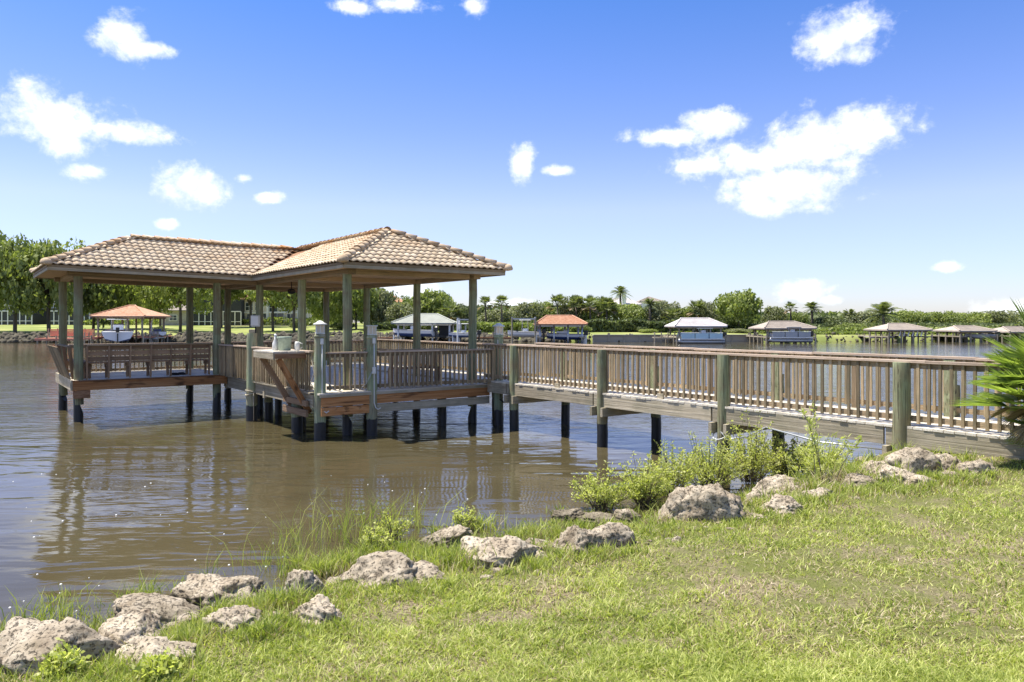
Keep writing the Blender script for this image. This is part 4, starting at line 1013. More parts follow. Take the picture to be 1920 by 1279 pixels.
# ---------------------------------------------------------------- vegetation generators for the far bank
def crown_mesh(seed, n, size, mat, flat=1.0, nl=9, name='crown'):
    rng = np.random.default_rng(seed); lobes = [(np.array([0, 0, .52]), np.array([.72, .72, .42]))]
    for k in range(nl):
        a = k * 6.283 / nl + rng.uniform(-.3, .3); r = rng.uniform(.35, .68); zc_ = rng.uniform(.25, .72)
        s = rng.uniform(.26, .42); lobes.append((np.array([r * math.cos(a), r * math.sin(a), zc_]), np.array([s, s, s * .75])))
    for k in range(4):
        a = rng.uniform(0, 6.28); lobes.append((np.array([.28 * math.cos(a), .28 * math.sin(a), rng.uniform(.7, .82)]), np.array([.3, .3, .2])))
    P = []; w = np.array([l[1].prod() ** .67 for l in lobes]); w /= w.sum(); idx = rng.choice(len(lobes), n, p=w)
    C = np.array([l[0] for l in lobes])[idx]; S = np.array([l[1] for l in lobes])[idx]
    d = rng.normal(0, 1, (n, 3)); d /= np.linalg.norm(d, axis=1)[:, None]; r = 1 - .5 * rng.random(n) ** 2 + .06 * rng.normal(0, 1, n)
    P = C + d * S * r[:, None]; ns = vnoise(P[:, 0] * 6 + 20, P[:, 2] * 6 + P[:, 1] * 4 + 20, 2); k = ns > .36; P = P[k]; d = d[k]; n = len(P)
    u = rng.normal(0, 1, (n, 3)); nrm = d + .8 * rng.normal(0, 1, (n, 3)); u = np.cross(nrm, u); u /= np.linalg.norm(u, axis=1)[:, None]; v = np.cross(nrm, u); v /= np.linalg.norm(v, axis=1)[:, None]
    s = (size * rng.uniform(.5, 1.3, n))[:, None]
    V = np.stack([P - u * s, P + v * s * .6, P + u * s, P - v * s * .6], 1).reshape(-1, 3)
    return np_mesh(name, V, [(np.arange(n) * 4)[:, None] + np.array([[0, 1, 2, 3]])], mat)
CR = {}
for i, mat in enumerate(('leaf_oak', 'leaf_dark', 'leaf_olive', 'leaf_bright')):
    CR[mat] = [crown_mesh(100 + i * 7 + k, 6800, .046, mat) for k in range(3)]
def trunk_mesh(seed):
    rng = random.Random(seed); m = MB(); m.tube([(0, 0, -.05), (rng.uniform(-.03, .03), 0, .22), (0, 0, .42)], .055, 8, .045)
    for k in range(6):
        a = k * 1.05 + rng.uniform(-.3, .3); r = rng.uniform(.35, .7); z = rng.uniform(.62, .9)
        m.tube([(0, 0, .36 + .02 * k), (r * .35 * math.cos(a), r * .35 * math.sin(a), .55), (r * .8 * math.cos(a), r * .8 * math.sin(a), z - .05), (r * math.cos(a), r * math.sin(a), z)], .032, 6, .008)
    return m.mesh('trunk', 'bark', smooth=True)
TR = [trunk_mesh(k) for k in range(4)]
def tree(px, top, wpx, Y, kind, label, base_frac=.35, seed=0, name='oak_tree', cat='tree', grp='trees on the far bank'):
    x = (px - CX) / F * Y; gz = float(farland(np.array([x]), np.array([Y]))[0]); Z = zat(top, Y) - gz; r = wpx / F * Y / 2
    t = empty(name, (x, Y, gz), label, cat, grp); rs = random.Random(seed * 13 + int(px)); rot = rs.uniform(0, 6.28)
    Mt = Matrix.Translation((x, Y, gz)) @ Matrix.Rotation(rot, 4, 'Z')
    put('trunk', TR[seed % 4], t, Mt @ Matrix.Diagonal((r * .85, r * .85, Z * .93, 1)))
    zb = Z * max(.02, base_frac - .14)
    put('crown', CR[kind][seed % 3], t, Matrix.Translation((x, Y, gz + zb)) @ Matrix.Rotation(rot, 4, 'Z') @ Matrix.Diagonal((r / .92, r / .92, (Z - zb) / .95, 1)))
    return t
def bush_far(px, top, wpx, Y, kind, label, seed=0):
    x = (px - CX) / F * Y; gz = float(farland(np.array([x]), np.array([Y]))[0]); Z = zat(top, Y) - gz; r = wpx / F * Y / 2
    t = empty('round_bush', (x, Y, gz), label, 'bush', 'bushes on the far bank')
    put('crown', CR[kind][seed % 3], t, Matrix.Translation((x, Y, gz - Z * .15)) @ Matrix.Rotation(seed * 1.3, 4, 'Z') @ Matrix.Diagonal((r / .92, r / .92, Z * 1.15 / .95, 1)))
def sabal_meshes(seed):
    rng = random.Random(seed); m = MB(); dd = MB()
    for i in range(30):
        az = rng.uniform(0, 6.28); el = rng.uniform(-.5, 1.3); d = Vector((math.cos(az) * math.cos(el), math.sin(az) * math.cos(el), math.sin(el)))
        b = d * rng.uniform(.35, .55); fan_leaf(m if el > -.15 else dd, b, d + Vector((0, 0, -.25)), .5, rng, 9, 1.9, .055); 
        (m if el > -.15 else dd).tube([Vector((0, 0, 0)), b], .014, 3)
    return m.mesh('crown', 'leaf_palm'), dd.mesh('skirt', 'leaf_dead')
def date_mesh(seed, n=44):
    rng = random.Random(seed); m = MB()
    for i in range(n):
        az = rng.uniform(0, 6.28); el = rng.uniform(-.25, 1.35); L = rng.uniform(.85, 1.05); h = Vector((math.cos(az), math.sin(az), 0)); up = Vector((0, 0, 1)); sd = h.cross(up)
        pts = [h * (math.cos(el) * L * t) + up * (math.sin(el) * L * t - .42 * L * t * t) for t in [k / 9 for k in range(10)]]
        m.tube(pts, .012, 3, .004)
        for k in range(1, 10):
            p = pts[k]; tg = (pts[k] - pts[k - 1]).normalized(); ln = .22 * math.sin(math.pi * (.15 + .8 * k / 10))
            for s in (-1, 1):
                q = p + sd * s * ln + tg * ln * .7 - up * ln * .35
                m.add([p - tg * .035, p + tg * .035, q], [(0, 1, 2)])
    return m.mesh('crown', 'leaf_palm')
SB = [sabal_meshes(k) for k in range(3)]; DT = [date_mesh(k) for k in range(2)]
def palm(px, top, wpx, Y, label, kind='sabal', seed=0, th=.18):
    x = (px - CX) / F * Y; gz = float(farland(np.array([x]), np.array([Y]))[0]); r = wpx / F * Y / 2; zc_ = zat(top, Y) - r * (.95 if kind == 'sabal' else .62)
    t = empty('palm_tree', (x, Y, gz), label, 'palm tree', 'palms on the far bank')
    MB().tube([(x, Y, gz - .2), (x + .1, Y, (gz + zc_) / 2), (x, Y, zc_)], th * 1.15, 8, th * .85).build('trunk', 'bark', t, smooth=True)
    M = Matrix.Translation((x, Y, zc_)) @ Matrix.Rotation(seed * 1.1, 4, 'Z') @ Matrix.Scale(r, 4)
    if kind == 'sabal': put('crown', SB[seed % 3][0], t, M); put('skirt', SB[seed % 3][1], t, M)
    else: put('crown', DT[seed % 2], t, M)

T = [ # px, top, width, Y, material, label, base fraction
 (-40, 440, 190, 116, 'leaf_oak', 'big oak cut by the edge of the picture on the far lawn', .30), (28, 452, 150, 113, 'leaf_oak', 'broad oak with slim trunk standing at the far lawn edge', .28), (92, 455, 150, 112, 'leaf_oak', 'big oak with thick trunk beside the salmon dock', .30),
 (175, 478, 120, 128, 'leaf_dark', 'dark oak behind the small orange boathouse, towards the wing posts', .2), (240, 490, 130, 130, 'leaf_oak', 'oak directly behind the small orange boathouse roof', .25), (300, 505, 90, 124, 'leaf_bright', 'light green tree between boathouse and forked oak', .3),
 (338, 492, 130, 118, 'leaf_oak', 'forked open oak on the lawn seen above the long bench', .42), (415, 500, 110, 138, 'leaf_dark', 'oak top in front of the dark screened porch', .52), (470, 505, 110, 140, 'leaf_oak', 'oak shading the cream house gable', .55),
 (512, 500, 110, 121, 'leaf_oak', 'oak with slender curved trunk in front of the cream house', .45), (552, 498, 120, 116, 'leaf_oak', 'leaning oak with thick double trunk near the riprap', .42), (610, 515, 100, 128, 'leaf_bright', 'light green oak seen behind the corner lamp post', .2),
 (668, 520, 90, 130, 'leaf_oak', 'oak between the pavilion posts above the front railing', .2), (712, 545, 80, 134, 'leaf_olive', 'greyish tree beside the orange house roof', .12), (752, 568, 80, 132, 'leaf_olive', 'low olive tree at the near end of the green boathouse', .1),
 (812, 546, 100, 138, 'leaf_bright', 'round bright tree behind the green boathouse', .15), (770, 558, 50, 142, 'leaf_oak', 'small oak against the pavilion post behind the green boathouse', .1), (872, 572, 70, 134, 'leaf_dark', 'dark tree seen past the right pavilion post', .1),
 (930, 582, 90, 128, 'leaf_olive', 'grey-green shaggy tree under the twin palms', .08), (985, 568, 80, 132, 'leaf_olive', 'olive tree behind the centre console boat', .1), (1022, 566, 60, 134, 'leaf_oak', 'narrow dark tree above the orange roof edge', .1),
 (1072, 556, 70, 130, 'leaf_olive', 'dense tree just past the orange boathouse peak', .08), (1125, 560, 80, 130, 'leaf_oak', 'dark dense tree below the tall lone palm', .05), (1182, 570, 80, 130, 'leaf_oak', 'oak in front of the white roofed mansion', .05), (1240, 566, 80, 130, 'leaf_olive', 'pale tree beside the white boathouse', .05),
 (1290, 576, 60, 132, 'leaf_oak', 'dark tree behind the white boathouse roof', .05), (1325, 566, 60, 132, 'leaf_olive', 'brownish tree between white boathouse and the big round tree', .05), (1385, 547, 106, 124, 'leaf_bright', 'largest round bright tree of the far shore', .12), (1452, 575, 60, 132, 'leaf_olive', 'olive tree behind the taupe boathouse', .05),
 (1498, 586, 50, 134, 'leaf_oak', 'small oak between two slim palms', .05), (1553, 592, 80, 128, 'leaf_dark', 'dark rounded tree right after the taupe boathouse', .03), (1615, 585, 80, 134, 'leaf_olive', 'olive tree beside the huge date palm', .05), (1710, 583, 90, 140, 'leaf_oak', 'wide low tree behind the pink-roofed boathouse', .05),
 (1765, 585, 80, 142, 'leaf_oak', 'rounded tree between pink-roofed and last boathouse', .05), (1812, 586, 80, 144, 'leaf_bright', 'low light green tree behind the last boathouse', .05), (1858, 584, 90, 146, 'leaf_olive', 'spreading tree above the last boathouse near the palmetto', .05), (1672, 590, 80, 146, 'leaf_dark', 'dark tree behind the huge date palm', .05)]
for i, (px, top, wpx, Y, k, lab, bf) in enumerate(T): tree(px, top, wpx, Y, k, lab, bf, i)
for i, (px, top, wpx, Y, k, lab) in enumerate([(1215, 617, 44, 118, 'leaf_bright', 'bright small bush on the lawn near the white boathouse'), (1202, 612, 26, 121, 'leaf_dark', 'dark little conifer-like bush on the lawn'), (1088, 608, 60, 122, 'leaf_dark', 'dark bush next to the orange boathouse'), (1530, 618, 50, 122, 'leaf_bright', 'bright bush behind the taupe boathouse engine'),
      (1592, 606, 60, 124, 'leaf_oak', 'low hedge-like bush by the small landing'), (1640, 612, 70, 124, 'leaf_olive', 'olive bush below the huge date palm'), (1385, 616, 70, 120, 'leaf_olive', 'shrub under the largest round tree'), (700, 618, 60, 124, 'leaf_dark', 'dark bush behind the flat-topped lantern'),
      (560, 600, 40, 136, 'leaf_dark', 'bush against the cream house wall'), (940, 612, 70, 120, 'leaf_olive', 'shaggy bush behind the slim lamp post'), (300, 612, 26, 112, 'leaf_dark', 'small dark hedge beside the white watercraft'), (640, 606, 60, 130, 'leaf_bright', 'bright bush between front pavilion posts'), (1275, 620, 60, 122, 'leaf_bright', 'bright bush under the white boathouse eave'), (1460, 614, 60, 124, 'leaf_oak', 'bush behind the grey pontoon boat'), (1780, 612, 60, 128, 'leaf_dark', 'clipped dark hedge between the last two boathouses')]):
    bush_far(px, top, wpx, Y, k, lab, i)
P = [(910, 553, 40, 124, 'sabal', 'shorter of two twin palms above the slim lamp post'), (940, 551, 46, 124, 'sabal', 'taller of two twin palms above the slim lamp post'), (842, 562, 64, 130, 'sabal', 'drooping palm behind the green boathouse'),
     (1045, 549, 50, 127, 'sabal', 'palm top above the orange boathouse'), (1080, 550, 52, 127, 'sabal', 'first palm of the dense palm clump'), (1106, 551, 50, 126, 'sabal', 'second palm in the dense palm clump'), (1137, 553, 54, 127, 'sabal', 'last palm of the dense palm clump'),
     (1163, 535, 46, 150, 'date', 'lone tall palm rising over the white roofed mansion'), (1218, 558, 44, 128, 'date', 'palm in front of the mansion turret'), (1306, 560, 52, 128, 'sabal', 'palm behind the white boathouse'), (1262, 572, 54, 126, 'sabal', 'low palm among the trees left of the white boathouse'),
     (1482, 564, 34, 128, 'sabal', 'slim palm above the taupe boathouse peak'), (1522, 565, 48, 128, 'date', 'feathery palm above the taupe boathouse end'), (1592, 578, 44, 134, 'date', 'small spiky palm left of the huge date palm'), (1656, 564, 84, 120, 'date', 'huge date palm with round feathery head'), (754, 553, 12, 200, 'sabal', 'tiny distant palm beside the orange house roof')]
for i, (px, top, wpx, Y, k, lab) in enumerate(P): palm(px, top, wpx, Y, lab, k, i, .16 if k == 'sabal' else .24)
# undergrowth and the wood behind: masses nobody could count
def mass(name, spec, n, size, mat, seed):
    rng = np.random.default_rng(seed); V = []; 
    for (p0, p1, ta, tb_, Y0, Y1, k) in spec:
        px = rng.uniform(p0, p1, k); Y = rng.uniform(Y0, Y1, k); f = (px - p0) / (p1 - p0 + 1e-6); top = ta + (tb_ - ta) * f
        x = (px - CX) / F * Y; gz = farland(x, Y); zt = H + (CY - top) / F * Y; zt = zt - (vnoise(x * .35, Y * .2 + 7, 3)) * (zt - gz) * .45
        z = gz + (zt - gz) * rng.random(k) ** .6; V.append(np.stack([x, Y, z], 1))
    P_ = np.concatenate(V); n = len(P_); u = rng.normal(0, 1, (n, 3)); u /= np.linalg.norm(u, axis=1)[:, None]; w_ = np.cross(u, rng.normal(0, 1, (n, 3))); w_ /= np.linalg.norm(w_, axis=1)[:, None]; s = (size * rng.uniform(.6, 1.4, n))[:, None]
    Vv = np.stack([P_ - u * s, P_ + w_ * s * .6, P_ + u * s, P_ - w_ * s * .6], 1).reshape(-1, 3)
    return np_mesh(name, Vv, [(np.arange(n) * 4)[:, None] + np.array([[0, 1, 2, 3]])], mat)
tag(put('undergrowth', mass('undergrowth', [(700, 1000, 600, 598, 126, 138, 12000), (1000, 1360, 600, 598, 124, 136, 17000), (1360, 1600, 602, 604, 124, 138, 10000), (1600, 1960, 604, 604, 126, 140, 16000), (1100, 1360, 596, 596, 121, 124, 8000)], 0, .34, 'leaf_dark', 41)), 'dark tangled undergrowth below the far shore trees', 'undergrowth', None, 'stuff')
tag(put('hedge_growth', mass('hedge_growth', [(1420, 1960, 612, 612, 116, 124, 12000), (1040, 1110, 610, 612, 120, 124, 1500), (880, 1000, 600, 604, 118, 124, 5000), (150, 640, 596, 592, 150, 158, 9000), (1440, 1960, 622, 624, 112, 116, 7000)], 0, .26, 'leaf_oak', 42)), 'low green growth along the far bank', 'undergrowth', None, 'stuff')
tag(put('distant_woods', mass('distant_woods', [(-400, 130, 470, 470, 200, 260, 9000), (120, 720, 520, 530, 200, 240, 14000), (720, 1300, 568, 574, 190, 230, 12000), (1300, 2300, 580, 594, 190, 260, 16000)], 0, .9, 'leaf_dark', 43)), 'distant hazy tree line behind the far bank', 'woods', None, 'stuff')

# ---------------------------------------------------------------- far bank: boathouses and boats
def hip_roof(parent, cx, cy, w, d, z0, z1, mat, rz=0.0, name='roof', ridge=.35):
    c, s = math.cos(rz), math.sin(rz); f = lambda x, y, z: (cx + x * c - y * s, cy + x * s + y * c, z)
    r = w / 2 * ridge; m = MB()
    vs = [f(-w / 2, -d / 2, z0), f(w / 2, -d / 2, z0), f(w / 2, d / 2, z0), f(-w / 2, d / 2, z0), f(-r, 0, z1), f(r, 0, z1), f(-w / 2, -d / 2, z0 - .18), f(w / 2, -d / 2, z0 - .18), f(w / 2, d / 2, z0 - .18), f(-w / 2, d / 2, z0 - .18)]
    m.add(vs, [(0, 1, 5, 4), (1, 2, 5), (2, 3, 4, 5), (3, 0, 4), (0, 6, 7, 1), (1, 7, 8, 2), (2, 8, 9, 3), (3, 9, 6, 0), (9, 8, 7, 6)])
    o = m.build(name, mat, parent)
    rc = MB()
    for (a, b) in ((0, 4), (1, 5), (4, 5)): rc.tube([Vector(vs[a]) + Vector((0, 0, .04)), Vector(vs[b]) + Vector((0, 0, .04))], .09, 6)
    rc.build('ridge_cap', mat, o)
    if mat in ('roof_orange', 'roof_pink', 'roof_green', 'roof_taupe', 'roof_white'):      # tile courses
        tc = MB(); n = 9
        for k in range(1, n):
            t = k / n; y = -d / 2 * (1 - t); x0 = -w / 2 + (w / 2 - r) * t; x1 = -x0; z = z0 + (z1 - z0) * t
            tc.beam(f(x0, y - .02, z), f(x1, y - .02, z), .1, .05)
        tc.build('tile_course', mat, o)
    return o
def boathouse(x0, x1, yeave, ypeak, Y, roofm, label, ridge=.35, d=7.0, postm='wood_grey', lattice=0, closed=None, deckm='wood_grey'):
    X0 = (x0 - CX) / F * Y; X1 = (x1 - CX) / F * Y; cx = (X0 + X1) / 2; w = X1 - X0; cy = Y + d / 2
    t = empty('boathouse', (cx, cy, 0), label, 'boathouse', 'roofed boathouses along the far shore'); ze, zp = zat(yeave, Y), zat(ypeak, Y + d / 2)
    hip_roof(t, cx, cy, w, d, ze, zp, roofm, ridge=ridge)
    m = w * .40
    for i in range(4):
        for s in (-1, 1):
            xx = cx - m + 2 * m * i / 3; yy = cy + s * (d / 2 - .7)
            MB().tube([(xx, yy, -.8), (xx, yy, ze - .15)], .13, 7).build('post', postm, t, smooth=True)
    for s in (-1, 1): board('beam', (cx - m - .3, cy + s * (d / 2 - .7), ze - .28), (cx + m + .3, cy + s * (d / 2 - .7), ze - .28), .12, .22, postm, t)
    # catwalks on both sides and at the back, leading to the bank
    for s in (-1, 1):
        dk = board('catwalk', (cx + s * (m + .1), cy - d / 2, .85), (cx + s * (m + .1), yshore(cx) + 1.5, .85), .9, .14, deckm, t)
    board('catwalk', (cx - m - .5, cy + d / 2 - .2, .85), (cx + m + .5, cy + d / 2 - .2, .85), .9, .14, deckm, t)
    for k in range(5):
        for s in (-1, 1): MB().tube([(cx + s * (m + .5), cy - d / 2 + k * 1.7, -.8), (cx + s * (m + .5), cy - d / 2 + k * 1.7, 1.15)], .1, 6).build('piling', postm, t)
    if closed:
        a, b = closed; board('storage_wall', (cx + w * a, cy - .2, (ze + .9) / 2), (cx + w * b, cy - .2, (ze + .9) / 2), 2.2, ze - 1.15, 'dark_screen', t)
    for k in range(lattice):
        xx = cx - m * .5 + m * 1.2 * k / max(1, lattice - 1); board('upright', (xx, cy - d / 2 + .5, .9), (xx + .2, cy - d / 2 + .5, ze - .2), .12, .12, 'white_paint', t)
    return t, cx, cy, ze
def hull_mesh(L, B, Hh, mat, deadrise=.45):
    """x forward, keel at z 0"""
    n = 10; vs = []; k = 7
    for i in range(n):
        t = i / (n - 1); b = B / 2 * (1 - max(0, (t - .45) / .55) ** 2.2 * .98); z_sh = Hh * (.86 + .22 * t * t); zk = Hh * .55 * max(0, (t - .6) / .4) ** 2
        x = -L / 2 + L * t + (0.0)
        zc_ = zk + (Hh * deadrise * .6)
        for (yy, zz) in ((b, z_sh), (b * .93, (z_sh + zc_) / 2), (b * .80, zc_ + 0), (0, zk), (-b * .80, zc_), (-b * .93, (z_sh + zc_) / 2), (-b, z_sh)): vs.append((x, yy, zz))
    fs = [(i * k + j, i * k + j + 1, (i + 1) * k + j + 1, (i + 1) * k + j) for i in range(n - 1) for j in range(k - 1)]
    fs += [(0, 1, 2, 3, 4, 5, 6)] + [(i * k, (i + 1) * k, (i + 1) * k + 6, i * k + 6) for i in range(n - 1)]
    me = MB().add(vs, fs).mesh('hull', mat, smooth=False)
    return me
def boat(px, Y, z, rz, L, label, hull='hull_white', top=True, topz=2.35, beam=.34, bottom=None, outboards=1, group='motor boats on the far side', cab=False):
    x = (px - CX) / F * Y; t = empty('motor_boat', (x, Y, z), label, 'boat', group)
    M = Matrix.Translation((x, Y, z)) @ Matrix.Rotation(rz, 4, 'Z'); B = L * beam; Hh = L * .17
    put('hull', hull_mesh(L, B, Hh, hull), t, M)
    if bottom:
        put('hull_bottom', hull_mesh(L * .985, B * .90, Hh * .52, bottom), t, M @ Matrix.Translation((0, 0, -.03)))
    put('rub_rail', MB().tube([(-L / 2, B / 2, Hh * .87), (L * .05, B / 2, Hh * .93), (L * .32, B * .40, Hh), (L * .5, 0, Hh * 1.09), (L * .32, -B * .40, Hh), (L * .05, -B / 2, Hh * .93), (-L / 2, -B / 2, Hh * .87)], .05, 6).mesh('rub_rail', 'metal_grey'), t, M)
    c = MB().box((-L * .02, 0, Hh * 1.25), (L * .14, B * .34, Hh * .45)); 
    if cab: c.box((L * .08, 0, Hh * 1.1), (L * .3, B * .62, Hh * .5))
    put('console', c.mesh('console', 'hull_white'), t, M)
    put('windscreen', MB().box((L * .06 + (L * .175 if cab else 0), 0, Hh * 1.45), (.06, B * .36, Hh * .25)).mesh('windscreen', 'pane_glass'), t, M)
    if top:
        fr = MB(); ht = topz - z
        for sx in (-.10, .08):
            for sy in (-1, 1): fr.tube([(L * sx, sy * B * .24, Hh * .9), (L * sx * .9, sy * B * .22, ht)], .035, 6)
        put('top_frame', fr.mesh('top_frame', 'metal_grey'), t, M)
        put('hard_top', MB().box((-L * .01, 0, ht + .04), (L * .34, B * .74, .09)).mesh('hard_top', 'white_paint', bevel=.03), t, M)
    for k in range(outboards):
        yo = (k - (outboards - 1) / 2) * .7
        put('outboard_motor', MB().box((-L * .5 - .28, yo, Hh * 1.05), (.55, .42, .62)).box((-L * .5 - .25, yo, Hh * .35), (.2, .16, 1.1)).box((-L * .5 - .25, yo, Hh * .35 - .6), (.5, .12, .14)).mesh('outboard_motor', 'engine_black', bevel=.05), t, M)
    return t
def pontoon(px, Y, z, rz, L, label, panel, rail='white_paint'):
    x = (px - CX) / F * Y; t = empty('pontoon_boat', (x, Y, z), label, 'pontoon boat', 'pontoon boats on lifts'); M = Matrix.Translation((x, Y, z)) @ Matrix.Rotation(rz, 4, 'Z'); B = 2.5
    for s in (-1, 1): put('pontoon', MB().tube([(-L / 2, s * .85, .3), (L * .42, s * .85, .3), (L / 2, s * .85, .5)], .3, 10).mesh('pontoon', 'metal_grey', smooth=True), t, M)
    put('deck', MB().box((0, 0, .66), (L * .97, B, .12)).mesh('deck', 'white_paint'), t, M)
    for s in (-1, 1):
        for k in range(3): put('side_panel', MB().box((-L * .30 + k * L * .30, s * B * .48, 1.08), (L * .28, .05, .70)).mesh('side_panel', panel), t, M)
        put('rail', MB().tube([(-L * .45, s * B * .48, 1.5), (L * .45, s * B * .48, 1.5)], .03, 6).mesh('rail', rail), t, M)
    put('seat', MB().box((L * .28, 0, 1.0), (L * .2, B * .8, .5)).box((-L * .32, 0, 1.0), (L * .14, B * .8, .6)).mesh('seat', 'white_paint', bevel=.05), t, M)
    put('console', MB().box((-L * .05, .5, 1.3), (.6, .7, 1.1)).mesh('console', 'white_paint', bevel=.05), t, M)
    fr = MB()
    for sx in (-.2, .05):
        for s in (-1, 1): fr.tube([(L * sx, s * B * .45, 1.4), (L * (sx + .02), s * B * .43, 2.05)], .03, 6)
    put('top_frame', fr.mesh('top_frame', 'metal_grey'), t, M)
    put('canvas_top', MB().box((-L * .07, 0, 2.08), (L * .34, B * .95, .08)).mesh('canvas_top', 'hull_grey', bevel=.02), t, M)
    put('outboard_motor', MB().box((-L * .5 - .25, 0, 1.2), (.5, .45, .7)).box((-L * .5 - .25, 0, .5), (.2, .16, 1.1)).mesh('outboard_motor', 'engine_black', bevel=.05), t, M)
YB = 99
boathouse(168, 272, 592, 573, 97, 'roof_orange', 'small orange hipped boathouse with a white boat under it', ridge=.12, d=7.5, deckm='salmon_paint')
boat(222, 98.5, .35, R(117), 8.6, 'white covered motor boat stern-on under the small orange boathouse', bottom='hull_navy', topz=3.2, beam=.42)
boathouse(733, 854, 605, 589, 99, 'roof_green', 'pale green hipped boathouse with dark storage wall', ridge=.36, closed=(.22, .42), postm='white_paint')
boat(775, 99.8, .9, R(168), 5.8, 'grey bowrider in the pale green boathouse', hull='hull_white', top=False, bottom='hull_navy'); boat(838, 103.5, .6, R(165), 3.6, 'white boat stern near the dark storage wall', hull='hull_grey', top=False)
boat(868, 99, .8, R(172), 3.9, 'dark blue and white boat with white overhead frame', hull='hull_white', bottom='hull_navy', topz=2.6)
boat(984, 99, .85, R(176), 4.6, 'white centre console boat on an open lift near the slim lamp post', bottom='hull_grey', topz=3.1)
boathouse(1003, 1102, 607, 592, 97, 'roof_orange', 'wide orange hipped boathouse behind the boardwalk rail', ridge=.5, d=7.0, postm='metal_grey')
boat(1060, 99.5, .5, R(172), 5.0, 'white cabin boat under the wide orange roof', bottom='hull_navy', cab=True, outboards=2, top=False)
boathouse(1266, 1364, 611, 597, 98, 'roof_white', 'whitish hipped boathouse sheltering the light blue pontoon boat', ridge=.55)
pontoon(1312, 99, -.05, R(180), 6.2, 'light blue sided pontoon boat under the whitish roof', 'hull_blue')
boathouse(1434, 1532, 615, 603, 99, 'roof_taupe', 'taupe hipped boathouse with grey pontoon boat', ridge=.5)
pontoon(1478, 100, .1, R(180), 5.8, 'grey sided pontoon boat under the taupe roof', 'hull_grey')
boathouse(1664, 1749, 618, 607, 101, 'roof_pink', 'pinkish roofed boathouse with white uprights', ridge=.4, lattice=6)
boathouse(1800, 1870, 620, 611.5, 103, 'roof_pink', 'last small pale boathouse before the palmetto', ridge=.55)
boat(1838, 104, .5, R(172), 4.0, 'grey boat under the last small boathouse', hull='hull_grey', top=False)
boathouse(1894, 1960, 622, 613, 106, 'roof_taupe', 'boathouse roof mostly hidden behind the palmetto', ridge=.5)
# lift frame over the blue boat, lift posts
def lift(px0, px1, Y, zt, label, roofed=True):
    t = empty('boat_lift', at((px0 + px1) / 2, Y, 0), label, 'boat lift', 'open boat lifts'); 
    for px in (px0, px1):
        for dy in (0, 3.2):
            p = at(px, Y, 0); MB().tube([(p.x, Y + dy, -.8), (p.x, Y + dy, zt)], .11, 7).build('piling', 'white_paint' if roofed else 'wood_grey', t)
    for dy in (0, 3.2): board('lift_beam', at(px0, Y, zt - .1) + Vector((0, dy, 0)), at(px1, Y, zt - .1) + Vector((0, dy, 0)), .16, .16, 'metal_grey', t)
    for px in (px0, px1): board('lift_beam', at(px, Y, zt + .08), at(px, Y, zt + .08) + Vector((0, 3.2, 0)), .16, .16, 'metal_grey', t)
lift(858, 888, 97, 3.3, 'white lift frame over the dark blue boat'); lift(960, 1004, 97, 3.4, 'pale lift frame holding the centre console boat', False)
# salmon dock at the left
def salmon_dock():
    Y = 101; t = empty('salmon_dock', at(118, Y, 0), 'low salmon red wooden dock with solid railing', 'dock')
    x0, x1 = at(74, Y).x, at(168, Y).x
    for i in range(9): x = x0 + (x1 - x0) * i / 9; board('deck_board', (x, Y + i * .0 + .3 , .62), (x + (x1 - x0) / 9 - .03, Y + .3, .62), 2.6, .12, 'salmon_paint', t)
    board('rim_board', (x0, Y - 1.02, .5), (x1, Y - 1.02, .5), .06, .26, 'salmon_paint', t)
    for i in range(5): z = 1.0 + i * .2; board('rail_board', (x0 + .6, Y + 1.4, z), (x1 - .2, Y + 1.4, z), .05, .17, 'salmon_paint', t)
    for i in range(6): x = x0 + .3 + (x1 - x0 - .5) * i / 5; MB().tube([(x, Y - .9, -.7), (x, Y - .9, 1.05)], .1, 7).build('piling', 'wood_grey', t); board('rail_post', (x, Y + 1.45, .6), (x + .01, Y + 1.45, 2.0), .12, .12, 'wood_grey', t)
salmon_dock()
def small_dock(px0, px1, Y, label, mat='wood_grey', z=.75):
    t = empty('small_dock', at((px0 + px1) / 2, Y, 0), label, 'dock', 'small landings on the far shore'); x0, x1 = at(px0, Y).x, at(px1, Y).x; n = 8
    for i in range(n): x = x0 + (x1 - x0) * (i + .5) / n; board('deck_board', (x - (x1 - x0) / n * .47, Y, z), (x + (x1 - x0) / n * .47, Y, z), 2.0, .1, mat, t)
    board('rim_board', (x0, Y - 1.02, z - .1), (x1, Y - 1.02, z - .1), .05, .2, mat, t)
    for i in range(5): x = x0 + (x1 - x0) * i / 4; MB().tube([(x, Y - .9, -.7), (x, Y - .9, z + .75)], .09, 7).build('piling', 'wood_grey', t)
    return t
small_dock(272, 302, 101, 'white-edged landing beside the small orange boathouse', 'white_pvc'); small_dock(166, 198, 99, 'salmon landing between salmon dock and boathouse', 'salmon_paint'); small_dock(690, 740, 101, 'brown landing leading to the green boathouse', 'wood_brown')
small_dock(890, 960, 102, 'brown landing left of the centre console boat', 'wood_brown'); small_dock(1225, 1275, 101.5, 'landing with thin posts beside the whitish boathouse'); small_dock(1625, 1668, 106, 'pale landing sloping to the pinkish boathouse', 'concrete'); small_dock(1780, 1802, 106, 'tiny landing before the last boathouse')
